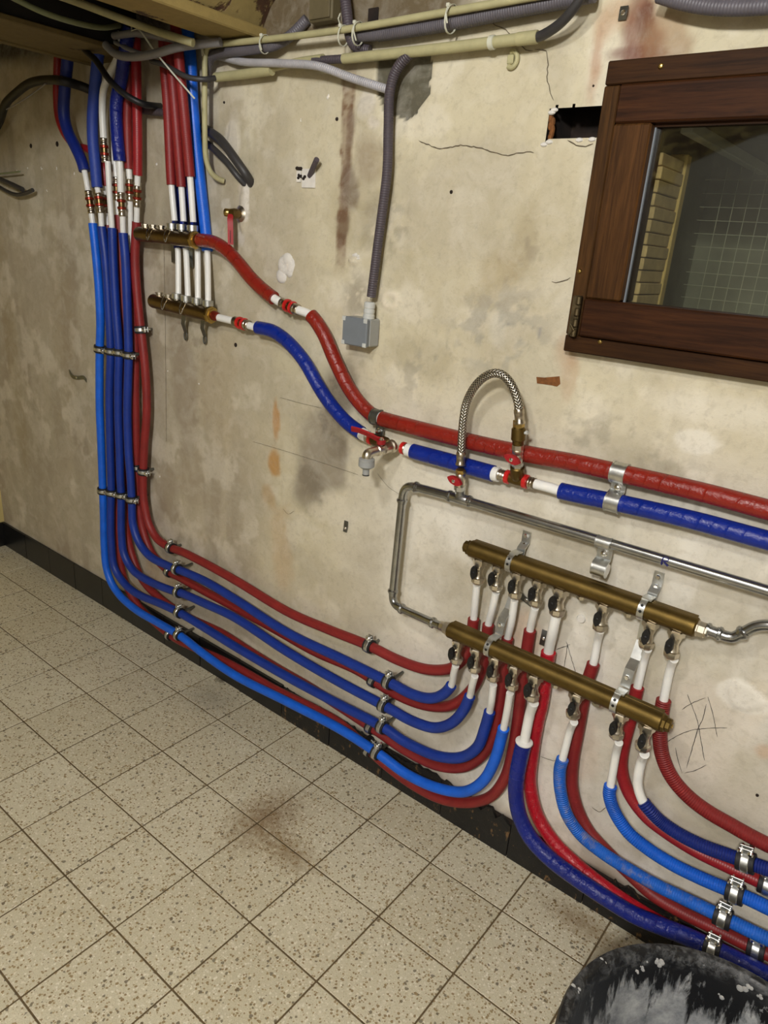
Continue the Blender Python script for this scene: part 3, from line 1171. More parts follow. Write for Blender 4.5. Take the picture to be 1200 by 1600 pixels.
obj('frame_stile', MB().box((fx1 - (sx0 - fx0), -FO, sz0 - .001), (fx1, .05, sz1), .002), 'wframe', win)
SO = FO + .006
sx1 = fx1 - (sx0 - fx0)
obj('sash_top_rail', MB().box((sx0, -SO, gz1), (sx1, .03, sz1), .003), 'wred', win)
obj('sash_bottom_rail', MB().box((sx0, -SO - .004, sz0), (sx1, .03, gz0), .003), 'wred', win)
obj('sash_stile', MB().box((sx0, -SO, gz0 + .0006), (gx0, .03, gz1 - .0006), .003), 'wsash', win)
obj('sash_stile', MB().box((sx1 - (gx0 - sx0), -SO, gz0 + .0006), (sx1, .03, gz1 - .0006), .003), 'wsash', win)
gx1 = sx1 - (gx0 - sx0)
obj('glass_pane', MB().box((gx0 - .004, -.012, gz0 - .004), (gx1 + .004, -.008, gz1 + .004)), 'glass', win)
obj('glazing_bead', MB().box((gx0 - .0005, -.018, gz0), (gx0 + .0025, -.0125, gz1)), 'greylid', win)
obj('glazing_bead', MB().box((gx0, -.020, gz1 - .005), (gx1, -.0125, gz1 + .0004)), 'wframeh', win)
for (px, py) in [(1032, 103), (905, 424), (937, 534), (986, 184)]:
    c = W(px, py, FO + .002)
    obj('screw', MB().lathe(c + A(0, .004, 0), (0, -1, 0), [(.0045, 0), (.0045, .003), (.003, .005), (.0008, .0055)], 12), 'brassl', win)
c0, c1 = W(905, 462, FO + .004), W(897, 525, FO + .004)
hg = obj('hinge', MB().box((c0[0] - .009, -FO - .010, c1[2]), (c0[0] + .007, -FO + .004, c0[2]), .002), 'bronze', win)
mb = MB()
for t in (.1, .35, .62, .9):
    z = c1[2] + (c0[2] - c1[2]) * t
    mb.lathe((c0[0] + .004, -FO - .011, z - .008), (0, 0, 1), [(.004, 0), (.0055, .001), (.0055, .013), (.004, .014)], 12)
mb.tube([(c0[0] - .002, -FO - .012, c1[2] + .004), (c0[0] + .006, -FO - .018, c1[2] + .012), (c0[0] - .004, -FO - .016, c1[2] + .022)], .002, 8)
obj('hinge_pin', mb, 'bronze', hg)

# areaway behind the pane: slatted reveal, batten, wire mesh, back wall
aw = thing('areaway', 'dim space behind the window pane with tan reveal', 'window well', (gx0, .05, gz0 - .03))
aw['kind'] = 'structure'
mb = MB()
az0, az1, ay = gz0 - .03, gz1 + .07, .62
mb.box((WX0 - .03, .05, az0 - .02), (WX1 + .03, ay, az0))
mb.box((WX0 - .03, .05, az1), (WX1 + .03, ay, az1 + .02))
mb.box((WX0 - .03, ay, az0 - .02), (WX1 + .03, ay + .03, az1 + .02))
mb.box((WX0 - .03, .19, az0), (WX0 - .01, ay, az1))
mb.box((WX1, .05, az0), (WX1 + .03, ay, az1))
obj('shell', mb, 'dim', aw)
rx = gx0 + .004
nsl = 13
zt_, zb_ = gz1 - .035, az0
for i in range(nsl):
    z = zb_ + (zt_ - zb_) * i / nsl
    h = (zt_ - zb_) / nsl
    obj('brick', MB().box((rx - .03, .032, z + .0008), (rx + .0015 * (i % 3), .150, z + h - .0008), .0015), 'ctan', aw)
obj('batten', MB().box((rx - .03, .152, zb_), (rx + .004, .176, zt_ + .012), .002), 'ctan2', aw)
p = W(1068, 196, -.04)
q = p + A(0, .42, 0)
obj('ledge_strip', MB().box((p[0] - .004, .04, p[2] - .012), (p[0] + .016, ay, p[2] + .008), .002), 'whiteb', aw)
mb = MB()
ym = .36
x = rx + .02
while x < WX1:
    mb.tube([(x, ym, az0), (x, ym, gz1 - .02)], .0008, 5, False)
    x += .026
z = az0 + .01
while z < gz1 - .02:
    mb.tube([(rx - .02, ym + .002, z), (WX1, ym + .002, z)], .0008, 5, False)
    z += .026
obj('wire_mesh', mb, 'meshwire', aw)


# ================================================================== PIPES
SPLINES = {}


def pipe(key, name, label, pts, segs, group=None, cat='pipe', step=.008):
    """pts: (px, py, off); segs: (start index, end index, material, radius, part name)"""
    P3 = px_path(pts)
    S, ix = spline(P3, step)
    SPLINES[key] = (S, ix)
    t = thing(name, label, cat, (S[-1] if S[-1][2] < S[0][2] else S[0]), group)
    for (a, b, mat, r, pn) in segs:
        ia, ib = ix[a], ix[b]
        obj(pn, MB().tube(S[ia:ib + 1], r, 16), mat, t)
        if pn == 'sleeve' and r > .011:
            # open lip of the sleeve where the inner pipe comes out
            for (q, nb) in ((ia, ia + 1), (ib, ib - 1)):
                pass
    return t


RS, RW = .0132, .0083       # sleeve and inner pipe radii
OB, OR = .062, .030         # front (blue) and rear (red) distance from the wall

HB = 'blue supply pipes of the left bundle'
HR = 'red pipes of the left bundle'
# ---- four blue runs: left bundle -> lower brass bar
LIGHT = [(143, 334), (145, 349), (151, 405), (155, 455), (157, 505), (156, 545), (155.7, 595), (156, 642), (158, 689), (160, 745), (162, 801), (163, 850), (166, 885),
         (173, 908), (187, 930), (213, 953), (247, 973), (284, 995), (320, 1023), (367, 1055), (450, 1097), (533, 1140), (592, 1178), (633, 1208), (683, 1231), (725, 1237),
         (754, 1221), (773, 1188), (784, 1150), (787, 1138), (793, 1108), (797, 1083)]
pipe('B1', 'heating_pipe', 'light blue sleeved pipe, leftmost of the bundle, running lowest along the skirting', [p + (OB,) for p in LIGHT[:-3]] + [LIGHT[-3] + (OB + .006,), LIGHT[-2] + (.08,), LIGHT[-1] + (.09,)],
     [(0, 1, 'white', RW, 'inner_pipe'), (1, 29, 'bluel', RS, 'sleeve'), (28, 31, 'white', RW, 'inner_pipe')], HB)
B2 = [(157.5, 331), (159, 354), (165, 405), (170, 480), (173, 548), (171, 614), (172, 689), (173.5, 745), (174, 769), (173, 801), (174, 847), (179, 887), (193, 910), (213, 927),
      (250, 943), (280, 957), (320, 981), (367, 1010), (450, 1058), (533, 1102), (600, 1137), (633, 1159), (683, 1181), (721, 1183), (746, 1167), (758, 1137), (765, 1112), (768, 1095), (771, 1070)]
pipe('B2', 'heating_pipe', 'blue sleeved pipe, second from left in the bundle, just above the light blue run', [p + (OB,) for p in B2[:-2]] + [B2[-2] + (.08,), B2[-1] + (.09,)],
     [(0, 1, 'white', RW, 'inner_pipe'), (1, 26, 'blue', RS, 'sleeve'), (25, 28, 'white', RW, 'inner_pipe')], HB)
B3 = [(168.5, 252), (171, 300), (175, 356), (177, 405), (181, 480), (186, 550), (185, 595), (185, 651), (187, 707), (188, 745), (189.5, 773), (189.5, 801), (190, 835), (194, 866), (207, 890),
      (233, 908), (267, 922), (284, 927), (320, 943), (367, 965), (450, 1019), (533, 1067), (603, 1104), (645, 1127), (679, 1137), (705, 1130), (724, 1110), (734, 1088), (738, 1070), (742, 1056)]
pipe('B3', 'heating_pipe', 'blue sleeved pipe, third from left in the bundle, with long white top piece', [p + (OB,) for p in B3[:-2]] + [B3[-2] + (.08,), B3[-1] + (.09,)],
     [(0, 2, 'white', RW, 'inner_pipe'), (2, 27, 'blue', RS, 'sleeve'), (26, 29, 'white', RW, 'inner_pipe')], HB)
B4 = [(191.5, 336), (192.5, 364), (196, 405), (199, 480), (201, 554), (200, 595), (199, 642), (201, 707), (204, 745), (206, 780), (208, 820), (217, 847), (233, 868), (260, 883), (284, 892),
      (320, 908), (367, 936), (450, 989), (533, 1029), (610, 1067), (645, 1085), (672, 1091), (692, 1085), (705, 1071), (709, 1052), (712, 1040)]
pipe('B4', 'heating_pipe', 'blue sleeved pipe, fourth from left in the bundle, uppermost blue run', [p + (OB,) for p in B4[:-2]] + [B4[-2] + (.08,), B4[-1] + (.09,)],
     [(0, 1, 'white', RW, 'inner_pipe'), (1, 23, 'blue', RS, 'sleeve'), (22, 25, 'white', RW, 'inner_pipe')], HB)
# ---- four red runs: left bundle -> upper brass bar, passing behind the lower bar
R1 = [(214, 320), (213.5, 347), (211, 405), (215, 467), (219, 505), (222, 530), (226, 567), (229, 614), (229, 651), (226, 689), (224, 736), (224, 773), (228, 801), (233, 820), (245, 841), (265, 855),
      (284, 862), (320, 880), (370, 908), (450, 956), (512, 983), (577, 1009), (617, 1029), (658, 1044), (685, 1047), (707, 1043), (723, 1030), (731, 1012), (737, 990), (740, 967), (742, 945), (745, 915)]
pipe('R1', 'heating_pipe', 'red sleeved pipe at the right edge of the bundle, uppermost red run', [p + (.04 if i < 27 else .034,) for i, p in enumerate(R1[:-2])] + [R1[-2] + (.042,), R1[-1] + (.05,)],
     [(0, 1, 'white', RW, 'inner_pipe'), (1, 29, 'red', RS, 'sleeve'), (28, 31, 'white', RW, 'inner_pipe')], HR)
R2 = [(203, 310), (204, 350), (205, 395), (207, 440), (209, 500), (211.5, 561), (211.5, 614), (212.5, 670), (213.5, 726), (215, 773), (218, 800), (223, 827), (236, 862), (262, 891), (284, 904), (320, 924), (367, 949),
      (433, 985), (492, 1018), (560, 1048), (610, 1080), (650, 1098), (680, 1104), (705, 1102), (728, 1087), (745, 1064), (755, 1035), (760, 1005), (763, 976), (769, 952), (775, 926)]
pipe('R2', 'heating_pipe', 'red sleeved pipe with long white top piece, tucked behind the uppermost blue run', [p + (OR,) for p in R2[:-2]] + [R2[-2] + (.042,), R2[-1] + (.05,)],
     [(0, 2, 'white', RW, 'inner_pipe'), (2, 28, 'red', RS, 'sleeve'), (27, 30, 'white', RW, 'inner_pipe')], HR)
R3 = [(183, 312), (185, 336), (189, 400), (192, 480), (195, 560), (194, 640), (195, 720), (196, 780), (200, 840), (208, 872), (222, 905), (250, 935), (290, 962), (346, 989), (388, 1016), (433, 1044), (483, 1073),
      (540, 1110), (590, 1143), (633, 1172), (683, 1196), (725, 1198), (754, 1179), (771, 1148), (780, 1105), (786, 1060), (790, 1020), (793, 997), (799, 972), (804, 938)]
pipe('R3', 'heating_pipe', 'red sleeved pipe showing beneath the second blue run', [p + (OR,) for p in R3[:-2]] + [R3[-2] + (.042,), R3[-1] + (.05,)],
     [(0, 1, 'white', RW, 'inner_pipe'), (1, 27, 'red', RS, 'sleeve'), (26, 29, 'white', RW, 'inner_pipe')], HR)
R4 = [(165, 332), (168, 352), (173, 420), (179, 500), (182, 560), (180, 640), (181, 720), (183, 800), (186, 860), (194, 905), (215, 945), (247, 977), (275, 998), (310, 1015), (338, 1027), (375, 1046), (433, 1079), (492, 1108), (533, 1132),
      (570, 1165), (604, 1196), (650, 1229), (692, 1249), (733, 1254), (767, 1244), (788, 1217), (800, 1179), (808, 1133), (815, 1075), (822, 1025), (828, 985), (832, 965), (836, 950)]
pipe('R4', 'heating_pipe', 'red sleeved pipe, lowest red run, looping under the light blue pipe', [p + (OR,) for p in R4[:-2]] + [R4[-2] + (.042,), R4[-1] + (.05,)],
     [(0, 1, 'white', RW, 'inner_pipe'), (1, 30, 'red', RS, 'sleeve'), (29, 32, 'white', RW, 'inner_pipe')], HR)
# ---- runs leaving to the right
R5 = [(869, 962), (864, 985), (857, 1019), (851, 1065), (846, 1100), (839, 1130), (831, 1180), (828, 1226), (840, 1275), (866, 1316), (900, 1350), (938, 1381), (985, 1414), (1040, 1447), (1110, 1481), (1180, 1513)]
pipe('R5', 'heating_pipe', 'glossy bright red insulated pipe curving down beside the glossy blue one', [p + ((.05,) if i < 2 else (.032,)) for i, p in enumerate(R5)],
     [(0, 3, 'white', .0108, 'inner_pipe'), (2, 15, 'tbright', .0158, 'sleeve')], 'pipes leaving to the right')
B5 = [(834, 1098), (828, 1115), (819, 1159), (814, 1180), (808, 1210), (806, 1240), (812, 1275), (829, 1309), (859, 1341), (900, 1372), (945, 1402), (990, 1429), (1035, 1448), (1080, 1466), (1150, 1500), (1230, 1540)]
t = pipe('B5', 'heating_pipe', 'glossy dark blue insulated pipe with white collar, lowest at the right', [p + ((.09,) if i < 1 else (.075,) if i < 10 else (.066,)) for i, p in enumerate(B5)],
         [(0, 3, 'white', .0108, 'inner_pipe'), (2, 15, 'tdeep', .0178, 'sleeve')], 'pipes leaving to the right')
S, ix = SPLINES['B5']
d = S[ix[2]] - S[ix[2] - 2]
obj('collar', MB().lathe(S[ix[2]] - d / np.linalg.norm(d) * .002, d, [(.0115, -.002), (.019, 0), (.0195, .003), (.0178, .006)], 20), 'white', t)
R6 = [(938, 985), (934, 1000), (927, 1037), (917, 1068), (909, 1110), (903, 1144), (895, 1190), (894, 1230), (904, 1268), (922, 1301), (949, 1331), (980, 1362), (1020, 1398), (1069, 1427), (1110, 1447), (1160, 1472), (1230, 1505)]
pipe('R6', 'heating_pipe', 'dark red sleeved pipe passing behind the dusty light blue one', [p + ((.05,) if i < 1 else (.028,)) for i, p in enumerate(R6)],
     [(0, 3, 'white', RW, 'inner_pipe'), (2, 16, 'red', RS, 'sleeve')], 'pipes leaving to the right')
L6 = [(897, 1128), (891, 1140), (879, 1186), (875, 1200), (875, 1230), (885, 1271), (908, 1305), (938, 1330), (975, 1354), (1020, 1380), (1069, 1404), (1115, 1426), (1159, 1448), (1205, 1470), (1260, 1497)]
pipe('L6', 'heating_pipe', 'dusty light blue ribbed pipe below the clean light blue one at right', [p + ((.09,) if i < 1 else (.07,) if i < 6 else (.062,)) for i, p in enumerate(L6)],
     [(0, 3, 'white', RW, 'inner_pipe'), (2, 14, 'bluedust', RS, 'sleeve')], 'pipes leaving to the right')
R7 = [(1012, 1014), (1007, 1028), (996, 1074), (990, 1100), (983, 1130), (975, 1162), (971, 1200), (982, 1238), (1009, 1275), (1042, 1301), (1087, 1329), (1132, 1351), (1174, 1371), (1200, 1383), (1250, 1405)]
pipe('R7', 'heating_pipe', 'red sleeved pipe crossing under the dark blue ribbed pipe at right', [p + ((.05,) if i < 1 else (.028,)) for i, p in enumerate(R7)],
     [(0, 3, 'white', RW, 'inner_pipe'), (2, 14, 'red2', RS, 'sleeve')], 'pipes leaving to the right')
L7 = [(967, 1160), (963, 1175), (954, 1228), (952, 1240), (960, 1268), (982, 1301), (1012, 1326), (1050, 1350), (1095, 1372), (1140, 1391), (1174, 1406), (1205, 1421), (1260, 1446)]
pipe('L7', 'heating_pipe', 'clean light blue ribbed pipe curving off to the right', [p + ((.09,) if i < 1 else (.07,) if i < 4 else (.062,)) for i, p in enumerate(L7)],
     [(0, 3, 'white', RW, 'inner_pipe'), (2, 12, 'bluelrib', RS, 'sleeve')], 'pipes leaving to the right')
R8 = [(1053, 1030), (1048, 1042), (1037, 1094), (1033, 1120), (1031, 1151), (1035, 1181), (1050, 1215), (1076, 1245), (1106, 1268), (1144, 1290), (1174, 1307), (1210, 1325), (1265, 1350)]
pipe('R8', 'heating_pipe', 'dark red ribbed pipe, outermost curve at the right end of the bars', [p + ((.05,) if i < 1 else (.034,)) for i, p in enumerate(R8)],
     [(0, 3, 'white', RW, 'inner_pipe'), (2, 12, 'redrib', .0142, 'sleeve')], 'pipes leaving to the right')
L8 = [(1007, 1178), (1003, 1187), (998, 1207), (997, 1230), (1005, 1253), (1012, 1262), (1031, 1282), (1061, 1303), (1099, 1322), (1140, 1337), (1174, 1349), (1210, 1362), (1265, 1382)]
pipe('L8', 'heating_pipe', 'dark blue ribbed pipe with bent white end at right', [p + ((.09,) if i < 1 else (.07,) if i < 6 else (.062,)) for i, p in enumerate(L8)],
     [(0, 5, 'white', .0095, 'inner_pipe'), (4, 12, 'bluedrib', RS, 'sleeve')], 'pipes leaving to the right')
# print on the white pipes
for (a, b) in [((776, 935), (768, 968)), ((808, 945), (799, 985)), ((770, 1085), (766, 1105)), ((797, 1100), (790, 1128))]:
    pass

# ---- stubs above the couplings, left bundle
GS = 'pipe stubs coming down through the ceiling'
pipe('T1', 'pipe_stub', 'dark blue sleeved stub bending right above the leftmost coupling', [(108, 40, .06), (105, 100, .06), (101, 140, .06), (100, 180, .06), (106, 205, .06), (118, 230, .06), (127, 250, .06), (132, 267, .06), (138, 300, .06)],
     [(0, 7, 'blued', .0165, 'sleeve'), (7, 8, 'white', RW, 'inner_pipe')], GS)
pipe('T1r', 'pipe_stub', 'thin red stub swinging behind the dark blue one at far left', [(92, 40, .03), (90, 100, .03), (89, 150, .03), (92, 185, .03), (102, 210, .03), (118, 228, .03), (136, 233, .03), (152, 243, .03), (162, 262, .03), (164, 290, .03), (163, 303, .03)],
     [(0, 9, 'red2', .0115, 'sleeve'), (9, 10, 'white', RW, 'inner_pipe')], GS)
pipe('T2', 'pipe_stub', 'greyish blue sleeved stub, second from left', [(158, 40, .066), (153, 90, .066), (149, 130, .066), (145, 180, .066), (145, 215, .066), (149, 260, .066), (152, 293, .066), (154, 302, .066)],
     [(0, 6, 'bluescuff', .0158, 'sleeve'), (6, 7, 'white', RW, 'inner_pipe')], GS)
pipe('T2w', 'pipe_stub', 'bare white pipe stub between two blue ones', [(190, 50, .05), (184, 90, .05), (170, 118, .055), (162, 140, .06), (160, 170, .06), (162, 216, .06)],
     [(0, 5, 'white', .0098, 'inner_pipe')], GS)
pipe('T3', 'pipe_stub', 'glossy insulated blue stub with small wrinkles', [(203, 40, .078), (196, 80, .072), (190, 120, .062), (182, 160, .062), (183, 210, .062), (187, 252, .062), (189, 303, .062)],
     [(0, 5, 'tdeep', .0172, 'sleeve'), (4, 6, 'white', .0092, 'inner_pipe')], GS)
pipe('T3w', 'pipe_stub', 'short white pipe half hidden behind the glossy blue stub', [(178, 215, .03), (179, 250, .03), (182, 280, .03)],
     [(0, 2, 'white', RW, 'inner_pipe')], GS)
pipe('T4', 'pipe_stub', 'dark red stub half hidden behind the glossy blue stub', [(208, 60, .034), (202, 120, .034), (199, 180, .034), (200, 230, .034), (201.5, 264, .034), (202.5, 280, .034)],
     [(0, 4, 'red', RS, 'sleeve'), (4, 5, 'white', RW, 'inner_pipe')], GS)
pipe('T5', 'pipe_stub', 'bright red stub at the right end of the coupled row', [(212, 60, .045), (213, 110, .045), (214, 160, .045), (215, 220, .045), (215, 274, .045), (214.5, 290, .045)],
     [(0, 4, 'red2', RS, 'sleeve'), (4, 5, 'white', RW, 'inner_pipe')], GS)

# ---- pipes above the two small bars
GF = 'feed pipes of the small brass bars'
pipe('F1', 'feed_pipe', 'red feed pipe, leftmost of three above the small brass bar', [(255, 60, .048), (257, 100, .048), (262, 167, .048), (268, 289, .050), (273, 345, .05)],
     [(0, 3, 'red', .0128, 'sleeve'), (3, 4, 'white', RW, 'inner_pipe')], GF)
pipe('F2', 'feed_pipe', 'red feed pipe, middle one of three above the small brass bar', [(264, 50, .062), (267, 93, .062), (276, 200, .058), (283.5, 292, .05), (287, 346, .05)],
     [(0, 3, 'red', .0128, 'sleeve'), (3, 4, 'white', RW, 'inner_pipe')], GF)
pipe('F3', 'feed_pipe', 'red feed pipe, rightmost of three above the small brass bar', [(274, 40, .080), (279, 87, .080), (287, 167, .070), (297, 276, .054), (302, 347, .052)],
     [(0, 3, 'red', .0128, 'sleeve'), (3, 4, 'white', RW, 'inner_pipe')], GF)
pipe('F4', 'feed_pipe', 'light blue feed pipe dropping behind the small brass bar', [(293, 40, .03), (298, 97, .03), (301, 160, .03), (309, 250, .024), (318, 330, .017), (322, 368, .016), (324, 392, .018), (325.5, 478, .045)],
     [(0, 6, 'bluel', .0150, 'sleeve'), (5, 7, 'white', RW, 'inner_pipe')], GF)
for (k, x0, x1, x2, lab) in (('F5', 268, 277, 279, 'dark blue feed pipe with white end, left of three behind the red ones'),
                             ('F6', 279, 289.5, 294, 'dark blue feed pipe with white end, middle of three behind the red ones'),
                             ('F7', 290, 307.5, 309.5, 'dark blue feed pipe with white end, right of three behind the red ones')):
    pipe(k, 'feed_pipe', lab, [(x0 - 6, 60, .022), (x0, 160, .022), (x0 + 6, 280, .022), (x1 - 1, 368, .024), (x1 + 1, 388, .026), (x2, 466, .045)],
         [(0, 4, 'blued', .0115, 'sleeve'), (3, 5, 'white', RW, 'inner_pipe')], GF)

# ---- main insulated pair across the wall
MR = [(312, 375, .046), (335, 379, .046), (355, 392, .046), (373, 411, .045), (390, 432, .044), (408, 450, .043), (428, 466, .042), (437, 472, .042), (453, 479, .041), (468, 485, .04), (486, 493, .04), (505, 520, .038), (523, 562, .036), (545, 606, .034),
      (565, 633, .033), (583, 649, .032), (596, 654, .032), (647, 668, .032), (710, 684, .032), (773, 699, .032), (837, 712, .032), (897, 723, .032), (980, 742, .032), (1100, 770, .032), (1205, 798, .032), (1320, 828, .032)]
pipe('MR', 'insulated_pipe', 'thick red taped insulated pipe crossing the wall above the blue one', MR,
     [(0, 6, 'tred', .0172, 'sleeve'), (6, 10, 'white', .0105, 'inner_pipe'), (10, 15, 'tred', .0172, 'sleeve'), (15, 16, 'white', .0155, 'inner_pipe'), (16, 25, 'tred', .0178, 'sleeve')], 'insulated mains', step=.012)
pipe('MB1', 'insulated_pipe', 'blue taped insulated pipe bending down from the small brass bar to the tap', [(341, 496, .042), (366, 502, .042), (390, 509, .042), (403, 512, .041), (425, 517, .04), (445, 530, .038), (463, 548, .037), (478, 568, .036), (491, 591, .035), (505, 615, .034), (521, 637, .033), (541, 659, .033), (565, 677, .033), (574, 682, .033)],
     [(0, 3, 'white', .0098, 'inner_pipe'), (3, 12, 'tblue', .0172, 'sleeve'), (11, 13, 'white', .0150, 'inner_pipe')], 'insulated mains', step=.012)
pipe('MB2', 'insulated_pipe', 'short blue taped insulated pipe behind the braided hose', [(636, 702, .033), (645, 705, .033), (700, 720, .033), (771, 740, .033), (780, 742, .033)],
     [(0, 1, 'white', .0150, 'inner_pipe'), (1, 3, 'tblue', .0178, 'sleeve'), (3, 4, 'white', .0155, 'inner_pipe')], 'insulated mains', step=.012)
pipe('MB3', 'insulated_pipe', 'blue taped insulated pipe leaving to the right under the red main', [(836, 756, .033), (856, 761, .033), (876, 767, .033), (980, 789, .033), (1087, 814, .033), (1205, 846, .033), (1320, 874, .033)],
     [(0, 2, 'white', .0105, 'inner_pipe'), (2, 6, 'tblue', .0172, 'sleeve')], 'insulated mains', step=.012)

# ------------------------------------------------------------------ press couplings
def coupling_proto(r, L, ringmat):
    t = thing('press_coupling', 'x', 'coupling')
    h = L / 2
    obj('body', MB().lathe((0, 0, -h * .5), (0, 0, 1), [(r * .85, 0), (r * .95, h * .1), (r * .9, h * .5), (r * .95, h * .9), (r * .85, h)], 16), 'brassd', t)
    for s in (-1, 1):
        prof = [(r * 1.0, 0), (r * 1.08, .0012), (r * 1.08, .006), (r * .98, .008), (r * .98, .010), (r * 1.1, .0115), (r * 1.1, .016), (r * 1.0, .0175)]
        k = (h * .62) / .0175
        obj('sleeve', MB().lathe((0, 0, s * h), (0, 0, -s), [(a, b * k) for a, b in prof], 16), 'sleeve', t)
        obj('ring', MB().lathe((0, 0, s * h * .30 - .004), (0, 0, 1), [(r * 1.05, 0), (r * 1.28, .0012), (r * 1.28, .0068), (r * 1.05, .008)], 16), ringmat, t)
    return t


cp_s = coupling_proto(.0098, .064, 'copper')
cp_b = coupling_proto(.0125, .060, 'redring')
used = {}


def place(proto, label, p, d, group, roll=0.0):
    if not used.get(proto.name):
        o = proto
        used[proto.name] = True
    else:
        o = copy_tree(proto)
    d = Vector(d).normalized()
    o.rotation_mode = 'QUATERNION'
    o.rotation_quaternion = d.to_track_quat('Z', 'Y') @ Matrix.Rotation(roll, 3, 'Z').to_quaternion()
    o.location = tuple(float(x) for x in p)
    o['label'] = label
    o['category'] = proto['category']
    if group:
        o['group'] = group
    return o


GC = 'press couplings of the left bundle'
for (a, b, off, lab) in [((138, 299), (143, 333), .061, 'press coupling on the leftmost blue pipe'),
                         ((153, 298), (157, 331), .064, 'press coupling on the second blue pipe from the left'),
                         ((161.5, 300), (164.5, 332), .030, 'press coupling half hidden behind the long white pipe'),
                         ((162, 217), (164.5, 253), .060, 'press coupling set higher than the rest, on a white pipe'),
                         ((181.5, 278), (183, 312), .030, 'press coupling half hidden behind the glossy blue pipe end'),
                         ((189, 302), (191, 337), .062, 'press coupling below the glossy blue stub'),
                         ((202, 278), (203, 312), .032, 'press coupling under the dark red stub'),
                         ((214.5, 287), (214, 321), .043, 'press coupling under the bright red stub at the row end')]:
    pa, pb = W(*a, off), W(*b, off)
    place(cp_s, lab, (pa + pb) / 2, pb - pa, GC)
S, ix = SPLINES['MR']
place(cp_b, 'press coupling with red rings on the red main', S[ix[8]], S[ix[9]] - S[ix[7]], 'press couplings of the mains')
S, ix = SPLINES['MB1']
place(cp_b, 'press coupling with red rings between small bar and blue main', (S[ix[1]] + S[ix[2]]) / 2, S[ix[2]] - S[ix[1]], 'press couplings of the mains')

# ------------------------------------------------------------------ pipe clamps
def clamp_proto(r, wide=False):
    t = thing('pipe_clamp', 'x', 'pipe clamp')
    w = .0155 if wide else .011
    def ring(r0, r1, hw):
        return [(r0, -hw), (r1, -hw), (r1, hw), (r0, hw)]
    mb_ = MB()
    seg = 24
    def hoop(r0, r1, hw):
        vs_, fs_ = [], []
        for (rr, xx) in ((r0, -hw), (r1 - .0008, -hw), (r1, -hw + .001), (r1, hw - .001), (r1 - .0008, hw), (r0, hw)):
            for j in range(seg):
                a = 2 * math.pi * j / seg
                vs_.append((xx, rr * math.cos(a), rr * math.sin(a)))
        for i in range(6):
            for j in range(seg):
                k = (j + 1) % seg
                fs_.append((i * seg + j, i * seg + k, ((i + 1) % 6) * seg + k, ((i + 1) % 6) * seg + j))
        return vs_, fs_
    obj('lining', MB().add(*hoop(r * .99, r + (.0066 if wide else .0052), w)), 'rubber', t)
    obj('band', MB().add(*hoop(r + .002, r + (.0078 if wide else .0064), w * (.45 if wide else .48))), 'zinc', t)
    z0_ = r + .004
    obj('ear', MB().box((-w * .75, -.0065, z0_), (w * .75, -.0035, z0_ + .013), .0006), 'zinc', t)
    obj('ear', MB().box((-w * .75, .0035, z0_), (w * .75, .0065, z0_ + .013), .0006), 'zinc', t)
    for sx in ((-.55, .55) if wide else (0.0,)):
        mb_ = MB().lathe((sx * w, .012, z0_ + .006), (0, -1, 0), [(.0026, -.004), (.0026, .018), (.0054, .0182), (.0054, .022), (.003, .0238)], 12)
        obj('screw', mb_, 'chrome', t)
    obj('rod', MB().lathe((0, r + .004, 0), (0, 1, 0), [(.0060, 0), (.0060, .012), (.0042, .014), (.0042, .05)], 12), 'zincd', t)
    return t


cl_n = clamp_proto(RS)
cl_w = clamp_proto(RS, True)
cused = {}


def put_clamp(proto, label, p, tdir, off, group, flip=False):
    if not cused.get(proto.name):
        o = proto
        cused[proto.name] = True
    else:
        o = copy_tree(proto)
    x = Vector(tdir).normalized()
    if flip:
        x = -x
    y = Vector((0, 1, 0))
    y = (y - x * y.dot(x)).normalized()
    z = x.cross(y)
    mm_ = Matrix((x, y, z)).transposed().to_4x4()
    o.matrix_world = Matrix.Translation(Vector([float(v) for v in p])) @ mm_
    o['label'] = label
    o['category'] = 'pipe clamp'
    o['group'] = group
    # rod reaches the wall
    for ch in o.children:
        if ch.name.split('.')[0] == 'rod':
            ln = max(.006, off - (RS + .004) - .001)
            ch.scale = (1, ln / .05, 1)
            ch.location = (0, (RS + .004) * (1 - ln / .05), 0)
    return o


def on_spline(key, px, py):
    """spline sample that lies nearest to a picture position"""
    S_, _ = SPLINES[key]
    q = (S_ - CAM) @ RM.T
    u = 600 + FPX * q[:, 0] / q[:, 2]
    v = 800 + FPX * q[:, 1] / q[:, 2]
    i = int(np.argmin((u - px) ** 2 + (v - py) ** 2))
    i = min(max(i, 1), len(S_) - 2)
    return S_[i], S_[i + 1] - S_[i - 1], -S_[i][1]


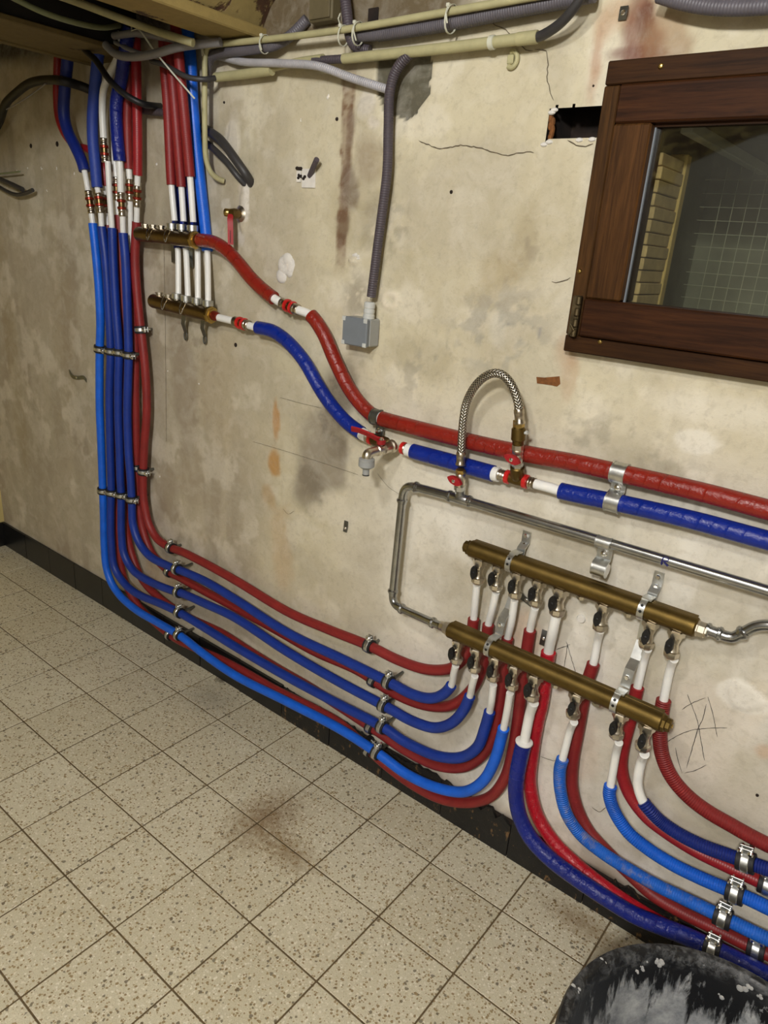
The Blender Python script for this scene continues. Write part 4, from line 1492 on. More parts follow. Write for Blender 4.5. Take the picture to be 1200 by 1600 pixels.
CL = [('B1', 156, 543, 'clamp on the leftmost light blue pipe, upper row', 0), ('B2', 173, 548, 'clamp on the second blue pipe, upper row', 0), ('B3', 186, 550, 'clamp on the third blue pipe, upper row', 0), ('B4', 201, 553, 'clamp on the fourth blue pipe, upper row', 0),
      ('B1', 161, 765, 'clamp on the leftmost light blue pipe, lower row', 0), ('B2', 174, 769, 'clamp on the second blue pipe, lower row', 0), ('B3', 189, 773, 'clamp on the third blue pipe, lower row', 0), ('B4', 206, 779, 'clamp on the fourth blue pipe, lower row', 0),
      ('R1', 221, 517, 'clamp on the upright red pipe, just above the upper clamp row', 0), ('R1', 224, 737, 'clamp on the upright red pipe, just above the lower clamp row', 0), ('R2', 213, 730, 'clamp on the hidden red pipe beside the upright red one', 0),
      ('R1', 266, 856, 'clamp on the uppermost red run just after its bend', 1), ('B4', 277, 889, 'clamp on the uppermost blue run just after its bend', 1), ('R2', 264, 892, 'clamp on the red pipe peeking under the uppermost blue bend', 1),
      ('B3', 278, 925, 'clamp on the third blue run just after its bend', 1), ('B2', 280, 957, 'clamp on the second blue run just after its bend', 1), ('B1', 280, 993, 'clamp on the light blue run just after its bend', 1), ('R4', 266, 991, 'clamp on the lowest red run beside the skirting', 1),
      ('R1', 576, 1009, 'clamp at mid wall on the uppermost red run', 1), ('R2', 584, 1062, 'clamp at mid wall half hidden behind the uppermost blue run', 1), ('B4', 607, 1066, 'clamp at mid wall on the uppermost blue run', 1), ('B3', 601, 1103, 'clamp at mid wall on the third blue run', 1),
      ('B2', 597, 1135, 'clamp at mid wall on the second blue run', 1), ('R3', 580, 1136, 'clamp at mid wall half hidden behind the second blue run', 1), ('B1', 590, 1177, 'clamp at mid wall on the light blue run', 1), ('R4', 578, 1172, 'clamp at mid wall half hidden behind the light blue run', 1)]
for (key, px, py, lab, fl) in CL:
    p, td, off = on_spline(key, px, py)
    put_clamp(cl_n, 'zinc rubber-lined ' + lab, p, td, off, 'clamps of the left bundle')
for (key, px, py, lab) in [('L8', 1165, 1344, 'clamp on the dark blue ribbed pipe at right'), ('L7', 1149, 1394, 'clamp on the clean light blue ribbed pipe'), ('L6', 1133, 1434, 'clamp on the dusty light blue pipe'),
                           ('B5', 1117, 1478, 'clamp on the glossy blue pipe behind the tub rim'), ('R7', 1203, 1384, 'clamp on the red pipe at the right picture edge'), ('R6', 1182, 1483, 'clamp on the dark red pipe beside the tub rim')]:
    p, td, off = on_spline(key, px, py)
    put_clamp(cl_w, 'shiny two-screw ' + lab, p, td, off, 'clamps at the right')

# ------------------------------------------------------------------ the two long brass bars
def bar(p, q, r, name, label, capped):
    p, q = np.array(p), np.array(q)
    z = .5 * (p[2] + q[2])
    y = .5 * (p[1] + q[1])
    p, q = A(p[0], y, z), A(q[0], y, z)
    t = thing(name, label, 'manifold', (p + q) / 2 - A(0, 0, r), 'long brass manifold bars')
    L = q[0] - p[0]
    obj('bar', MB().lathe(p, (1, 0, 0), [(r * .86, 0), (r, .003), (r, .02), (r * .985, .022), (r * .985, L - .022), (r, L - .02), (r, L - .003), (r * .86, L)], 28), 'brass', t)
    # pressed ridge along the top
    obj('ridge', MB().box((p[0] + .004, y + r * .12, z + r * .9), (q[0] - .004, y + r * .75, z + r * 1.0), .001), 'brass', t)
    return t, p, q


RB = .0190
UO, LO = .052, .095
ub, up, uq = bar(W(735, 858, UO), W(1090, 979, UO), RB, 'brass_manifold', 'upper long brass manifold bar with eight valves beneath', 0)
lb, lp, lq = bar(W(702, 985, LO), W(1037, 1127, LO), RB, 'brass_manifold', 'lower long brass manifold bar in front of the red pipes', 1)
for (t, e, s) in ((ub, up, -1), (lb, lq, 1)):
    o = e + A(s * -.001, 0, 0)
    obj('end_cap', MB().lathe(o, (s, 0, 0), [(RB * .9, 0), (RB * .9, .006), (RB * .72, .0075), (RB * .72, .014), (RB * .6, .016), (RB * .2, .0165)], 8), 'brass', t)
    obj('cap_stud', MB().lathe(o + A(s * .016, 0, 0), (s, 0, 0), [(.004, 0), (.004, .002), (.002, .003)], 10), 'brassl', t)


# ------------------------------------------------------------------ valves with black wing handles
def wing(o, along, out, side, L, wd_, dp):
    """butterfly handle outline in (along, side), extruded along out"""
    pts = []
    n = 28
    for i in range(n):
        a = 2 * math.pi * i / n
        ca, sa = math.cos(a), math.sin(a)
        rr = 1.0
        x = L * (abs(ca) ** .8) * (1 if ca > 0 else -1)
        y = wd_ * sa * (.62 + .38 * math.cos(2 * a) * -1 + .25 * abs(ca))
        pts.append((x, y))
    return MB().prism(pts, o, along, side, out, dp)


def valve_proto():
    t = thing('shutoff_valve', 'x', 'valve')
    obj('top_nut', MB().lathe((0, 0, .004), (0, 0, -1), [(.0118, 0), (.0142, .002), (.0142, .013), (.0120, .0145)], 6, .3), 'nickel', t)
    obj('body', MB().lathe((0, 0, -.009), (0, 0, -1), [(.0100, 0), (.0104, .006), (.0084, .014), (.0080, .020), (.0098, .030), (.0118, .034)], 20), 'nickel', t)
    obj('bottom_nut', MB().lathe((0, 0, -.040), (0, 0, -1), [(.0112, 0), (.0132, .002), (.0132, .010), (.0120, .014), (.0095, .0165), (.0090, .017)], 8), 'nickel', t)
    obj('stem', MB().lathe((0, -.006, -.022), (0, -1, 0), [(.0048, 0), (.0048, .013), (.0040, .014)], 12), 'nickel', t)
    h = obj('handle', wing(A(0, -.0165, -.022), (0, 0, 1), (0, -1, 0), (1, 0, 0), .0165, .0060, .0065), 'black', t)
    obj('handle_screw', MB().lathe((0, -.0225, -.022), (0, -1, 0), [(.0032, 0), (.0032, .0012), (.0022, .0018)], 10), 'black', h)
    return t


vp = valve_proto()
ORD = ['first', 'second', 'third', 'fourth', 'fifth', 'sixth', 'seventh', 'eighth']
VU = [(750, 880), (779, 890), (809, 901), (842, 912), (876, 924), (943, 950), (1016, 978), (1056, 993)]
VL = [(716, 1006), (745, 1018), (774, 1032), (804, 1045), (836, 1058), (901, 1086), (970, 1117), (1011, 1136)]
VALVES = {}
for which, lst, bp, off in (('upper', VU, up, UO), ('lower', VL, lp, LO)):
    for i, (px, py) in enumerate(lst):
        X = W(px, py, off)[0]
        o = vp if (which == 'upper' and i == 0) else copy_tree(vp)
        zz = bp[2] - RB - .001
        sc_ = 1.28 if i == 4 else 1.14
        o.location = (float(X), float(bp[1]), float(zz))
        o.rotation_euler = (0, 0, random.uniform(-.12, .12))
        o.scale = (sc_, sc_, 1.0 if i != 4 else 1.06)
        o['label'] = 'nickel valve with black wing handle, %s from left under the %s brass bar' % (ORD[i], which)
        o['category'] = 'valve'
        o['group'] = 'valves of the long brass bars'
        VALVES[(which, i)] = (X, bp[1], zz - .056)
# plugs in unused ports
for which, lst, bp, off in (('upper', [(908, 936), (981, 963)], up, UO), ('lower', [(868, 1073), (932, 1102)], lp, LO)):
    for j, (px, py) in enumerate(lst):
        X = W(px, py, off)[0]
        mb = MB().lathe((X, bp[1], bp[2] - RB + .002), (0, 0, -1), [(.0105, 0), (.0105, .005), (.0085, .006), (.0085, .008)], 8)
        obj('port_plug', mb, 'nickel', ub if which == 'upper' else lb)

# ------------------------------------------------------------------ brackets of the long bars
def bracket(xu, ztop, label):
    t = thing('bar_bracket', label, 'bracket', (xu, 0, lp[2]), 'brackets of the long brass bars')
    w = .019
    zu, zl = up[2], lp[2]
    yu, yl = -UO, -LO
    # wall plate running down behind the upper bar and stepping out to the lower bar
    path = [(xu, -.006, ztop), (xu, -.006, zu + .034), (xu, -.022, zu + .024), (xu, -.026, zu), (xu, -.026, zu - .045), (xu, -.024, zu - .080), (xu, -.040, zu - .115), (xu, -.062, zl + .060), (xu, -.068, zl + .035), (xu, yl + .026, zl + .024)]
    obj('strap', MB().strip(path, w, .0025), 'zinc', t, sharp=12)
    for (y, z) in ((yu, zu), (yl, zl)):
        arc = []
        for a in np.linspace(math.radians(20), math.radians(248), 15):
            arc.append((xu - .002, y + (RB + .0016) * math.cos(a), z + (RB + .0016) * math.sin(a)))
        s = obj('clip', MB().strip(arc, .0125, .0022), 'zinc', t)
        for a in (140, 172):
            d_ = A(0, math.cos(math.radians(a)), math.sin(math.radians(a)))
            obj('slot', MB().lathe(A(xu - .002, y, z) + d_ * (RB + .002), d_, [(.003, 0), (.003, .001)], 10), 'black', s)
        lug = [(xu, y + .022, z + .021), (xu, y + .004, z + .0225), (xu, y - .004, z + .021)]
        obj('lug', MB().strip(lug, w, .0022), 'zinc', t)
    for z in (ztop - .010, ztop - .030, zl + .045, zu - .075):
        yy = -.0075 if z > zu else (-.068 if z < zl + .06 else -.0255)
        obj('screw', MB().lathe((xu, yy, z), (0, -1, 0), [(.0055, 0), (.0055, .003), (.004, .0045)], 6), 'chrome', t)
    return t


xa = W(812, 850, .008)[0]
xb = W(1022, 912, .008)[0]
bracket(W(795, 880, UO + RB)[0], W(820, 829, .006)[2], 'bent zinc bracket at the left end of the brass bars')
bracket(W(1003, 952, UO + RB)[0], W(1028, 893, .006)[2], 'bent zinc bracket at the right end of the brass bars')

# ------------------------------------------------------------------ steel pipework
SO_ = .050
st = thing('steel_pipe', 'galvanised steel pipe loop with press elbows, ending in a long run to the right', 'pipe', W(610, 930, SO_))
def elbow(c, a, b, rad, n=8):
    """points rounding corner c between directions to a and b"""
    c, a, b = map(np.asarray, (c, a, b))
    u = (a - c) / np.linalg.norm(a - c)
    v = (b - c) / np.linalg.norm(b - c)
    p0, p1 = c + u * rad, c + v * rad
    return [(1 - t) ** 2 * p0 + 2 * t * (1 - t) * c + t * t * p1 for t in np.linspace(0, 1, n)]


RP = .0098
s_lb = A(lp[0], lp[1], lp[2])
c1 = W(612, 944, SO_)
c2 = W(631, 756, SO_)
tee = W(718, 779, SO_)
endr = W(1330, 962, SO_)
z_run = .5 * (W(660, 762, SO_)[2] + W(1190, 921, SO_)[2])
e1 = W(690, 979, LO - .006)
obj('run', MB().tube([e1 - (e1 - c1) * .02] + elbow(c1, e1, c2, .032), RP, 16), 'steel', st)
P = elbow(c2, c1, tee, .032)
obj('riser', MB().tube([c1 + (c2 - c1) / np.linalg.norm(c2 - c1) * .032, P[0]], RP, 16), 'steel', st)
obj('elbow_tube', MB().tube(P, RP, 16), 'steel', st)
obj('run', MB().tube([P[-1], tee, W(940, 845, SO_), endr], RP, 16), 'steel', st)


def collar(p, d, r=RP, mat='steel', parent=None, L=.012):
    d = np.asarray(d, float)
    d = d / np.linalg.norm(d)
    return obj('press_collar', MB().lathe(np.asarray(p) - d * L / 2, d, [(r, 0), (r * 1.14, .0012), (r * 1.14, L * .3), (r * 1.34, L * .42), (r * 1.34, L * .75), (r * 1.12, L * .9), (r * 1.0, L)], 18), mat, parent)


d_up = (c2 - c1)
d_r = (tee - c2)
d_l = (e1 - c1)
nrm = lambda v: v / np.linalg.norm(v)
collar(c1 + nrm(d_up) * .036, d_up, parent=st)
collar(c1 + nrm(d_l) * .038, d_l, parent=st)
collar(c2 - nrm(d_up) * .042, d_up, parent=st)
collar(c2 + nrm(d_r) * .036, -d_r, parent=st)
collar(tee - nrm(d_r) * .026, d_r, parent=st)
collar(tee + nrm(d_r) * .026, -d_r, parent=st)
collar(e1 - nrm(d_l) * .030, d_l, parent=st)
obj('tee_body', MB().lathe(tee - nrm(d_r) * .024, d_r, [(RP, 0), (RP * 1.2, .003), (RP * 1.2, .045), (RP, .048)], 18).lathe(tee, (0, 0, 1), [(RP * 1.1, 0), (RP * 1.1, .020), (RP * .95, .022)], 18), 'steel', st)
obj('union_nut', MB().lathe(s_lb + A(.004, 0, 0), (-1, 0, 0), [(.017, 0), (.017, .007), (.0145, .009), (.0145, .016), (.0125, .018), (.0110, .028)], 8), 'nickel', st)
# handwritten R in blue marker on the long run
pR = W(1041, 879, SO_ + RP)
def ink(pts):
    out = []
    for (a, b) in pts:
        # a along the pipe, b round the pipe (radians, 0 = facing the room)
        ax = nrm(endr - tee)
        up_ = np.cross(ax, A(0, 1, 0)); up_ = up_ / np.linalg.norm(up_)
        if up_[2] < 0: up_ = -up_
        c_ = W(1041, 877, SO_) + ax * a
        out.append(c_ + (RP + .0004) * (A(0, -1, 0) * math.cos(b) + up_ * math.sin(b)))
    return out
mb = MB()
mb.tube(ink([(-.0045, -.55), (-.0048, -.1), (-.0048, .4), (-.004, .95)]), .0016, 6)
mb.tube(ink([(-.0045, .9), (.001, 1.05), (.0055, .8), (.0045, .45), (-.003, .25), (.001, .0), (.0065, -.5)]), .0016, 6)
obj('ink_letter', mb, 'ink', st, label='letter R in blue marker')

# stub from the upper bar to the right
sp = thing('steel_pipe', 'curved steel pipe leaving the right end of the upper brass bar', 'pipe', W(1110, 985, UO))
S, _ = spline([uq + A(.012, 0, 0), W(1108, 985, UO), W(1126, 991, UO - .002), W(1143, 996, UO - .004), W(1160, 989, UO - .006), W(1180, 979, UO - .008), W(1200, 977, UO - .008), W(1240, 986, UO - .008), W(1320, 1010, UO - .008)], .006)
obj('tube', MB().tube(S, RP, 16), 'steel', sp)
obj('union_nut', MB().lathe(uq - A(.002, 0, 0), (1, 0, 0), [(.0160, 0), (.0160, .004), (.0150, .005), (.0150, .016), (.0125, .017), (.0125, .020)], 8), 'nickel', sp)
for (a, b) in (((1106, 984), (1112, 986)), ((1124, 990), (1130, 992)), ((1160, 989), (1166, 985))):
    collar(W(*a, UO - .003), W(*b, UO - .003) - W(*a, UO - .003), parent=sp)

# ------------------------------------------------------------------ braided hose with its two valves
hz = W(721, 712, .046)
hose = thing('braided_hose', 'arched braided steel filling hose between steel pipe and blue main', 'hose', W(719, 740, .046))
HP = [(720, 716, .064), (721, 700, .064), (722, 680, .064), (724, 655, .066), (729, 629, .066), (742, 604, .072), (757, 589, .076), (773, 583, .078), (787, 587, .078), (799, 601, .076), (808, 623, .074), (811, 640, .072), (811, 646, .072)]
S, ix = spline(px_path(HP), .006)
obj('braid', MB().tube(S, .0088, 18), 'braid', hose)
obj('ferrule', MB().lathe(S[1], S[0] - S[3], [(.0092, -.006), (.0104, -.004), (.0104, .004), (.0095, .006), (.0095, .016), (.0108, .018), (.0108, .022)], 18), 'sleeve', hose)
obj('ferrule', MB().lathe(S[-2], S[-1] - S[-4], [(.0092, -.006), (.0104, -.004), (.0104, .004), (.0095, .006), (.0095, .018), (.0108, .020), (.0108, .024)], 18), 'sleeve', hose)


def red_wing_valve(name, label, top, bot, mat):
    top, bot = np.asarray(top), np.asarray(bot)
    L = np.linalg.norm(top - bot)
    d = (bot - top) / L
    t = thing(name, label, 'valve', bot)
    obj('nut', MB().lathe(top, d, [(.009, 0), (.0108, .001), (.0108, .009), (.009, .010)], 6), mat, t)
    obj('body', MB().lathe(top + d * .010, d, [(.0085, 0), (.0105, .003), (.0118, (L - .02) * .5), (.0105, L - .024), (.010, L - .02)], 18), 'nickel', t)
    obj('base_nut', MB().lathe(top + d * (L - .012), d, [(.0105, 0), (.0120, .001), (.0120, .011), (.0100, .012)], 6), 'zinc', t)
    c = top + d * (L * .45)
    obj('stem', MB().lathe(c + A(0, -.008, 0), (0, -1, 0), [(.005, 0), (.005, .010)], 12), 'nickel', t)
    al = A(.96, 0, -.26)
    h = obj('handle', wing(c + A(0, -.017, 0), al, (0, -1, 0), (.26, 0, .96), .0185, .0085, .008), 'redlever', t)
    obj('handle_screw', MB().lathe(c + A(0, -.025, 0), (0, -1, 0), [(.0042, 0), (.0042, .003), (.002, .004)], 6), 'chrome', h)
    return t


red_wing_valve('filling_valve', 'small valve with red wing handle on the steel tee', W(720, 733, .062), tee + A(0, -.004, .020), 'brassl')
cv0, cv1 = W(811, 656, .070), W(809, 702, .066)
cvd = cv1 - cv0
cv = thing('check_valve', 'brass check valve below the right end of the hose', 'valve', cv1)
L = np.linalg.norm(cvd)
obj('top_nut', MB().lathe(cv0, cvd, [(.0095, 0), (.0115, .001), (.0115, L * .24), (.0105, L * .26)], 6), 'brassl', cv)
obj('body', MB().lathe(cv0, cvd, [(.011, L * .24), (.0140, L * .30), (.0142, L * .66), (.0115, L * .72), (.0112, L * .85)], 22), 'brass', cv)
obj('base_nut', MB().lathe(cv0, cvd, [(.010, L * .84), (.0118, L * .86), (.0118, L * 1.02), (.010, L * 1.04)], 6), 'nickel', cv)
obj('test_plug', MB().lathe(cv0 + cvd * .4 + A(.012, 0, 0), (1, 0, .3), [(.003, 0), (.003, .005), (.0042, .0055), (.0042, .008)], 10), 'lightgrey', cv)
tv_t = cv1 + nrm(cvd) * .001
tv_b = W(808, 745, .040)
rv = red_wing_valve('isolating_valve', 'small valve with red wing handle above the brass elbow', tv_t, tv_t + (tv_b - tv_t) * .62, 'nickel')
be = thing('brass_elbow', 'brass tee fitting with red rings joining the two blue mains', 'fitting', tv_b)
ea, eb = W(781, 742, .033), W(835, 756, .033)
obj('body', MB().lathe(tv_t + (tv_b - tv_t) * .60, tv_b - tv_t, [(.0125, 0), (.0145, .002), (.0145, .024), (.0125, .028), (.010, .034)], 20).tube([ea + (eb - ea) * .30, W(808, 750, .034), eb - (eb - ea) * .30], .0115, 16), 'brass', be)
for (o_, s) in ((ea, 1), (eb, -1)):
    dd = nrm(eb - ea) * s
    obj('press_sleeve', MB().lathe(o_ - dd * .002, dd, [(.0118, 0), (.0128, .001), (.0118, .005), (.0128, .007), (.0118, .011), (.0128, .013), (.0115, .016)], 18), 'sleeve', be)
    obj('ring', MB().lathe(o_ + dd * .0145, dd, [(.0125, 0), (.0150, .0012), (.0150, .009), (.0125, .0105)], 18), 'redring', be)

# ------------------------------------------------------------------ drain tap on the blue main
ta, tb = W(571, 683, .033), W(640, 703, .033)
tap = thing('drain_tap', 'nickel drain tap with red lever on a brass tee of the blue main', 'tap', W(576, 735, .11))
td = nrm(tb - ta)
obj('tee', MB().lathe(ta + td * .022, td, [(.0115, 0), (.0142, .003), (.0152, .02), (.0142, .042), (.0115, .046)], 18), 'brassd', tap)
for (o_, s) in ((ta, 1), (tb, -1)):
    obj('press_sleeve', MB().lathe(o_, td * s, [(.0118, 0), (.0128, .001), (.0118, .005), (.0128, .007), (.0118, .010), (.0128, .012), (.0115, .014)], 18), 'sleeve', tap)
    obj('ring', MB().lathe(o_ + td * s * .013, td * s, [(.0122, 0), (.0146, .0012), (.0146, .008), (.0122, .009)], 18), 'redring', tap)
b0 = W(613, 697, .040)
b1 = b0 + A(-.004, -.078, -.004)
obj('spout_body', MB().lathe(b0, b1 - b0, [(.0158, 0), (.0158, .007), (.0122, .009), (.0128, .022), (.0132, .032), (.0105, .036), (.0105, .046), (.0128, .047), (.0128, .053), (.0105, .055), (.0105, .076)], 20), 'nickel', tap)
obj('spout', MB().tube([b1 + A(0, .006, 0)] + elbow(b1 + A(0, -.008, 0), b1, b1 + A(0, -.008, -.05), .008) + [b1 + A(0, -.008, -.014)], .0112, 16), 'nickel', tap)
kc = b1 + A(0, -.008, -.010)
hc = obj('hose_connector', MB().lathe(kc, (0, 0, -1), [(.0135, 0), (.0180, .002), (.0180, .006), (.0172, .0065), (.0182, .007), (.0186, .019), (.0120, .024), (.0078, .026), (.0078, .040), (.006, .041)], 22), 'greypvc', tap)
obj('seal', MB().lathe(kc + A(0, 0, -.0385), (0, 0, -1), [(.0081, 0), (.0081, .0025)], 16), 'black', hc)
stm = b0 + (b1 - b0) * .52
obj('stem', MB().lathe(stm + A(0, 0, .006), (0, 0, 1), [(.0045, 0), (.0045, .016), (.006, .017), (.006, .021), (.003, .023)], 12), 'nickel', tap)
lv = [stm + A(.004, .003, .022), stm + A(-.008, -.004, .024), stm + A(-.024, -.014, .032), stm + A(-.046, -.026, .039), stm + A(-.062, -.034, .041)]
S, _ = spline(lv, .004)
obj('lever', MB().strip(S, .013, .005, (.3, -.5, .8)).lathe(stm + A(0, 0, .013), (0, 0, 1), [(.0095, 0), (.0105, .002), (.0105, .008), (.008, .009)], 16), 'redlever', tap)

# ------------------------------------------------------------------ double pipe straps
def strap(name, label, X, z1, o1, r1, z2, o2, r2, width, mat):
    t = thing(name, label, 'pipe strap', (X, 0, z2), 'zinc double pipe straps')
    path = []
    for a in np.linspace(math.radians(60), math.radians(240), 12):
        path.append((X, -o1 + (r1 + .0012) * math.cos(a), z1 + (r1 + .0012) * math.sin(a)))
    zc1, zc2 = z1 - r1 - .004, z2 + r2 + .004
    yp = -(min(o1, o2) * .82)
    path += [(X, yp, zc1 - .001), (X, yp, .5 * (zc1 + zc2)), (X, yp, zc2 + .001)]
    for a in np.linspace(math.radians(120), math.radians(292), 12):
        path.append((X, -o2 + (r2 + .0012) * math.cos(a), z2 + (r2 + .0012) * math.sin(a)))
    obj('band', MB().strip(path, width, .0022), mat, t)
    for sx in (-1, 1):
        obj('flange', MB().strip([(q[0] + sx * width * .5, q[1], q[2]) for q in path], .0022, .0045), mat, t)
    obj('bolt', MB().lathe((X, yp, .5 * (zc1 + zc2)), (0, -1, 0), [(.003, yp + .002), (.003, 0), (.007, .001), (.007, .0025), (.0048, .003), (.0048, .009), (.003, .010)], 8), 'chrome', t)
    return t


p1, _, o1 = on_spline('MR', 967, 738)
p2, _, o2 = on_spline('MB3', 957, 785)
strap('pipe_strap', 'zinc strap holding red and blue mains near the right', p1[0], p1[2], o1, .0178, p2[2], o2, .0172, .026, 'zinc')
px_ = W(944, 848, SO_)
strap('pipe_strap', 'zinc strap on the steel pipe with an empty lower loop', px_[0], px_[2], SO_, RP, px_[2] - .056, .044, .013, .027, 'zinc')
obj('spacer', MB().lathe((px_[0] - .015, -.044, px_[2] - .056), (1, 0, 0), [(.0128, 0), (.0128, .030)], 18), 'white', [o for o in bpy.data.objects if o.get('label') == 'zinc strap on the steel pipe with an empty lower loop'][0])
p1, _, o1 = on_spline('MR', 589, 651)
strap('pipe_strap', 'dull grey strap on the red main above the tap', p1[0], p1[2], o1, .0165, p1[2] - .062, .022, .009, .020, 'zincd')

# ------------------------------------------------------------------ small brass bars at the left
def small_bar(p, q, label, ports, nuts, up_nut):
    p, q = np.asarray(p), np.asarray(q)
    t = thing('brass_manifold', label, 'manifold', (p + q) / 2 - A(0, 0, .017), 'small brass manifold bars')
    r = .0200
    d = q - p
    L = np.linalg.norm(d)
    obj('bar', MB().lathe(p, d, [(r * .7, -.004), (r * .95, 0), (r, .004), (r, L * .30), (r * .96, L * .31), (r, L * .33), (r, L * .62), (r * .96, L * .63), (r, L * .65), (r, L - .01), (r * 1.08, L - .008), (r * 1.08, L)], 20), 'brassd', t)
    obj('end_ring', MB().lathe(q - nrm(d) * .002, d, [(r * 1.0, 0), (r * 1.16, .001), (r * 1.16, .007), (r * .9, .009), (r * .9, .014), (r * .7, .015)], 8), 'brassl', t)
    for f in ports:
        c = p + d * f
        obj('port', MB().lathe(c + A(0, 0, r * .8), (0, 0, 1), [(.009, 0), (.009, .008), (.011, .0085), (.011, .012), (.007, .0125)], 10), 'nickel', t)
    for f in nuts:
        c = p + d * f
        obj('nut', MB().lathe(c + A(0, 0, r * .85), (0, 0, 1), [(.0095, 0), (.0095, .004), (.0148, .005), (.0148, .019), (.010, .020)], 12), 'zinc', t)
    for f in (.30, .62):
        c = p + d * f
        mb_ = MB()
        pts = [c + A(-.012, -.008, r + .006), c + A(-.006, -r - .003, .004), c + A(-.002, -r - .003, -.012), c + A(.004, -r - .002, -.004), c + A(.010, -r * .7, r * .85)]
        S_, _ = spline(pts, .003)
        mb_.tube(S_, .0014, 6)
        obj('wire_clip', mb_, 'chrome', t)
    return t


sb1a, sb1b = W(217, 365.5, .052), W(304, 375, .050)
small_bar(sb1a, sb1b, 'small dark brass manifold bar fed by three red pipes', (.13, .27, .42), (.62, .79, .97), True)
sb2a, sb2b = W(239, 470, .052), W(329, 492, .046)
t2 = small_bar(sb2a, sb2b, 'small dark brass manifold bar fed by four white pipes', (.12, .28), (.44, .60, .78, .96), False)
e = sb2b + (sb2b - sb2a) / np.linalg.norm(sb2b - sb2a) * .012
obj('copper_nut', MB().lathe(e, sb2b - sb2a, [(.011, 0), (.0135, .002), (.0135, .010), (.010, .018)], 16), 'copper', t2)
for (px, py0, py1, nm, lab) in [(287, 492, 531, 'hook_strap', 'left dark hooked strap hanging below the lower small bar'), (317, 500, 537, 'hook_strap', 'right dark hooked strap hanging below the lower small bar')]:
    a, b = W(px, py0, .040), W(px + 3, py1 - 12, .010)
    t = thing('hook_strap', lab, 'strap', W(px, py1, .008), 'dark hooked straps')
    obj('strap', MB().strip([a + A(0, 0, .04), a, (a + b) / 2 + A(0, -.006, 0), b], .015, .002), 'zincd', t)
    c = W(px + 3, py1 - 6, .009)
    ang = np.linspace(0, 2 * math.pi, 15)
    obj('eye', MB().tube([c + A(.006 * math.cos(x), 0, .011 * math.sin(x)) for x in ang], .0022, 8), 'zincd', t)
for (px, py0, py1, lab) in [(270, 383, 410, 'short dark strap under the upper small bar, left'), (298, 386, 418, 'short dark strap under the upper small bar, right')]:
    a, b = W(px, py0, .03), W(px + 1, py1, .008)
    solo('hook_strap', MB().strip([a + A(0, 0, .03), a, (a + b) / 2, b], .016, .002), 'zincd', lab, 'strap', 'dark hooked straps')


# ================================================================== CABLES, CONDUITS AND SMALL FITTINGS
def cable(name, label, pts, r, mat, cat='cable', group=None, step=.01, ends=None, seg=12):
    S_, ix_ = spline(px_path(pts), step)
    o_ = solo(name, MB().tube(S_, r, seg), mat, label, cat, group, origin=S_[-1])
    return o_


GT = 'conduits and cables under the ceiling'
cable('conduit', 'thin yellowed conduit climbing along the ceiling and turning down beside the blue pipe', [(350, 283, .006), (340, 279, .02), (330, 270, .035), (322.5, 250, .045), (320, 200, .05), (320, 120, .05), (321, 84, .05), (325, 73, .05), (334, 70.5, .05), (413, 62, .05), (540, 46, .05), (680, 22, .05), (815, -2, .05), (900, -17, .05)], .0068, 'cond', 'conduit', GT)
c2 = thing('conduit', 'thick yellowed conduit tube with white clip under the ceiling', 'conduit', W(680, 78, .02), GT)
S, _ = spline(px_path([(537, 92, .03), (680, 77, .03), (836, 58, .03)]), .02)
obj('tube', MB().tube(S, .0098, 16), 'cond', c2)
d = S[-1] - S[-2]
obj('collar', MB().lathe(W(808, 61.5, .03), d, [(.0099, 0), (.0108, .001), (.0108, .040), (.0099, .041)], 18), 'cond', c2)
obj('clip', MB().lathe(W(765, 67, .03), d, [(.0101, 0), (.0118, .001), (.0118, .010), (.0101, .011)], 18), 'tie', c2)
c3 = thing('conduit', 'split yellowed conduit tube beside the white corrugated one', 'conduit', W(460, 100, .02), GT)
S, _ = spline(px_path([(337, 121, .03), (380, 116, .03), (425, 110, .03)]), .02)
obj('tube', MB().tube(S, .0105, 16), 'cond', c3)
S, _ = spline(px_path([(425, 108, .026), (460, 98, .026), (505, 93, .026)]), .02)
obj('tube', MB().tube(S, np.linspace(.006, .0108, len(S)), 16), 'cond', c3)
cable('cable', 'short dark cable bridging the gap between yellowed conduits', [(490, 95, .028), (505, 94, .029), (537, 92, .03), (550, 91, .03)], .0085, 'conddark', group=GT)
cable('cable', 'dark cable curving up out of the thick conduit', [(828, 59, .03), (840, 58, .03), (866, 44, .042), (886, 26, .052), (903, 4, .058), (915, -18, .062)], .0082, 'cable', group=GT)
cable('conduit', 'grey cable conduit hanging under the thin conduit at left', [(322, 128, .032), (323, 110, .033), (328, 92, .034), (345, 83, .036), (380, 79, .036), (428, 71, .034), (455, 55, .022), (480, 30, .01)], .0112, 'condgrey', 'conduit', GT)
cable('conduit', 'grey corrugated conduit bundle tied under the thin conduit', [(556, 57, .030), (580, 55, .031), (613, 51, .032), (680, 40, .032), (767, 23, .032), (853, 6, .032), (930, -8, .032)], .0115, 'condgrey', 'conduit', GT)
cable('conduit', 'second grey conduit just below the tied bundle', [(592, 60, .012), (650, 52, .012), (720, 40, .012), (790, 26, .012), (900, 5, .012)], .0062, 'condgrey', 'conduit', GT)
cable('conduit', 'dark corrugated conduit dropping from the ceiling and bending right', [(538, -12, .03), (542, 20, .03), (545, 45, .03), (550, 65, .026), (560, 75, .02), (578, 79, .012)], .0115, 'conddark', 'conduit', GT)
cable('conduit', 'white corrugated conduit crossing to the cement patch', [(325, 84, .012), (347, 89, .014), (380, 97, .030), (440, 99, .046), (500, 104, .046), (547, 121, .030), (606, 140, .014)], .0085, 'condwhite', 'conduit', GT)
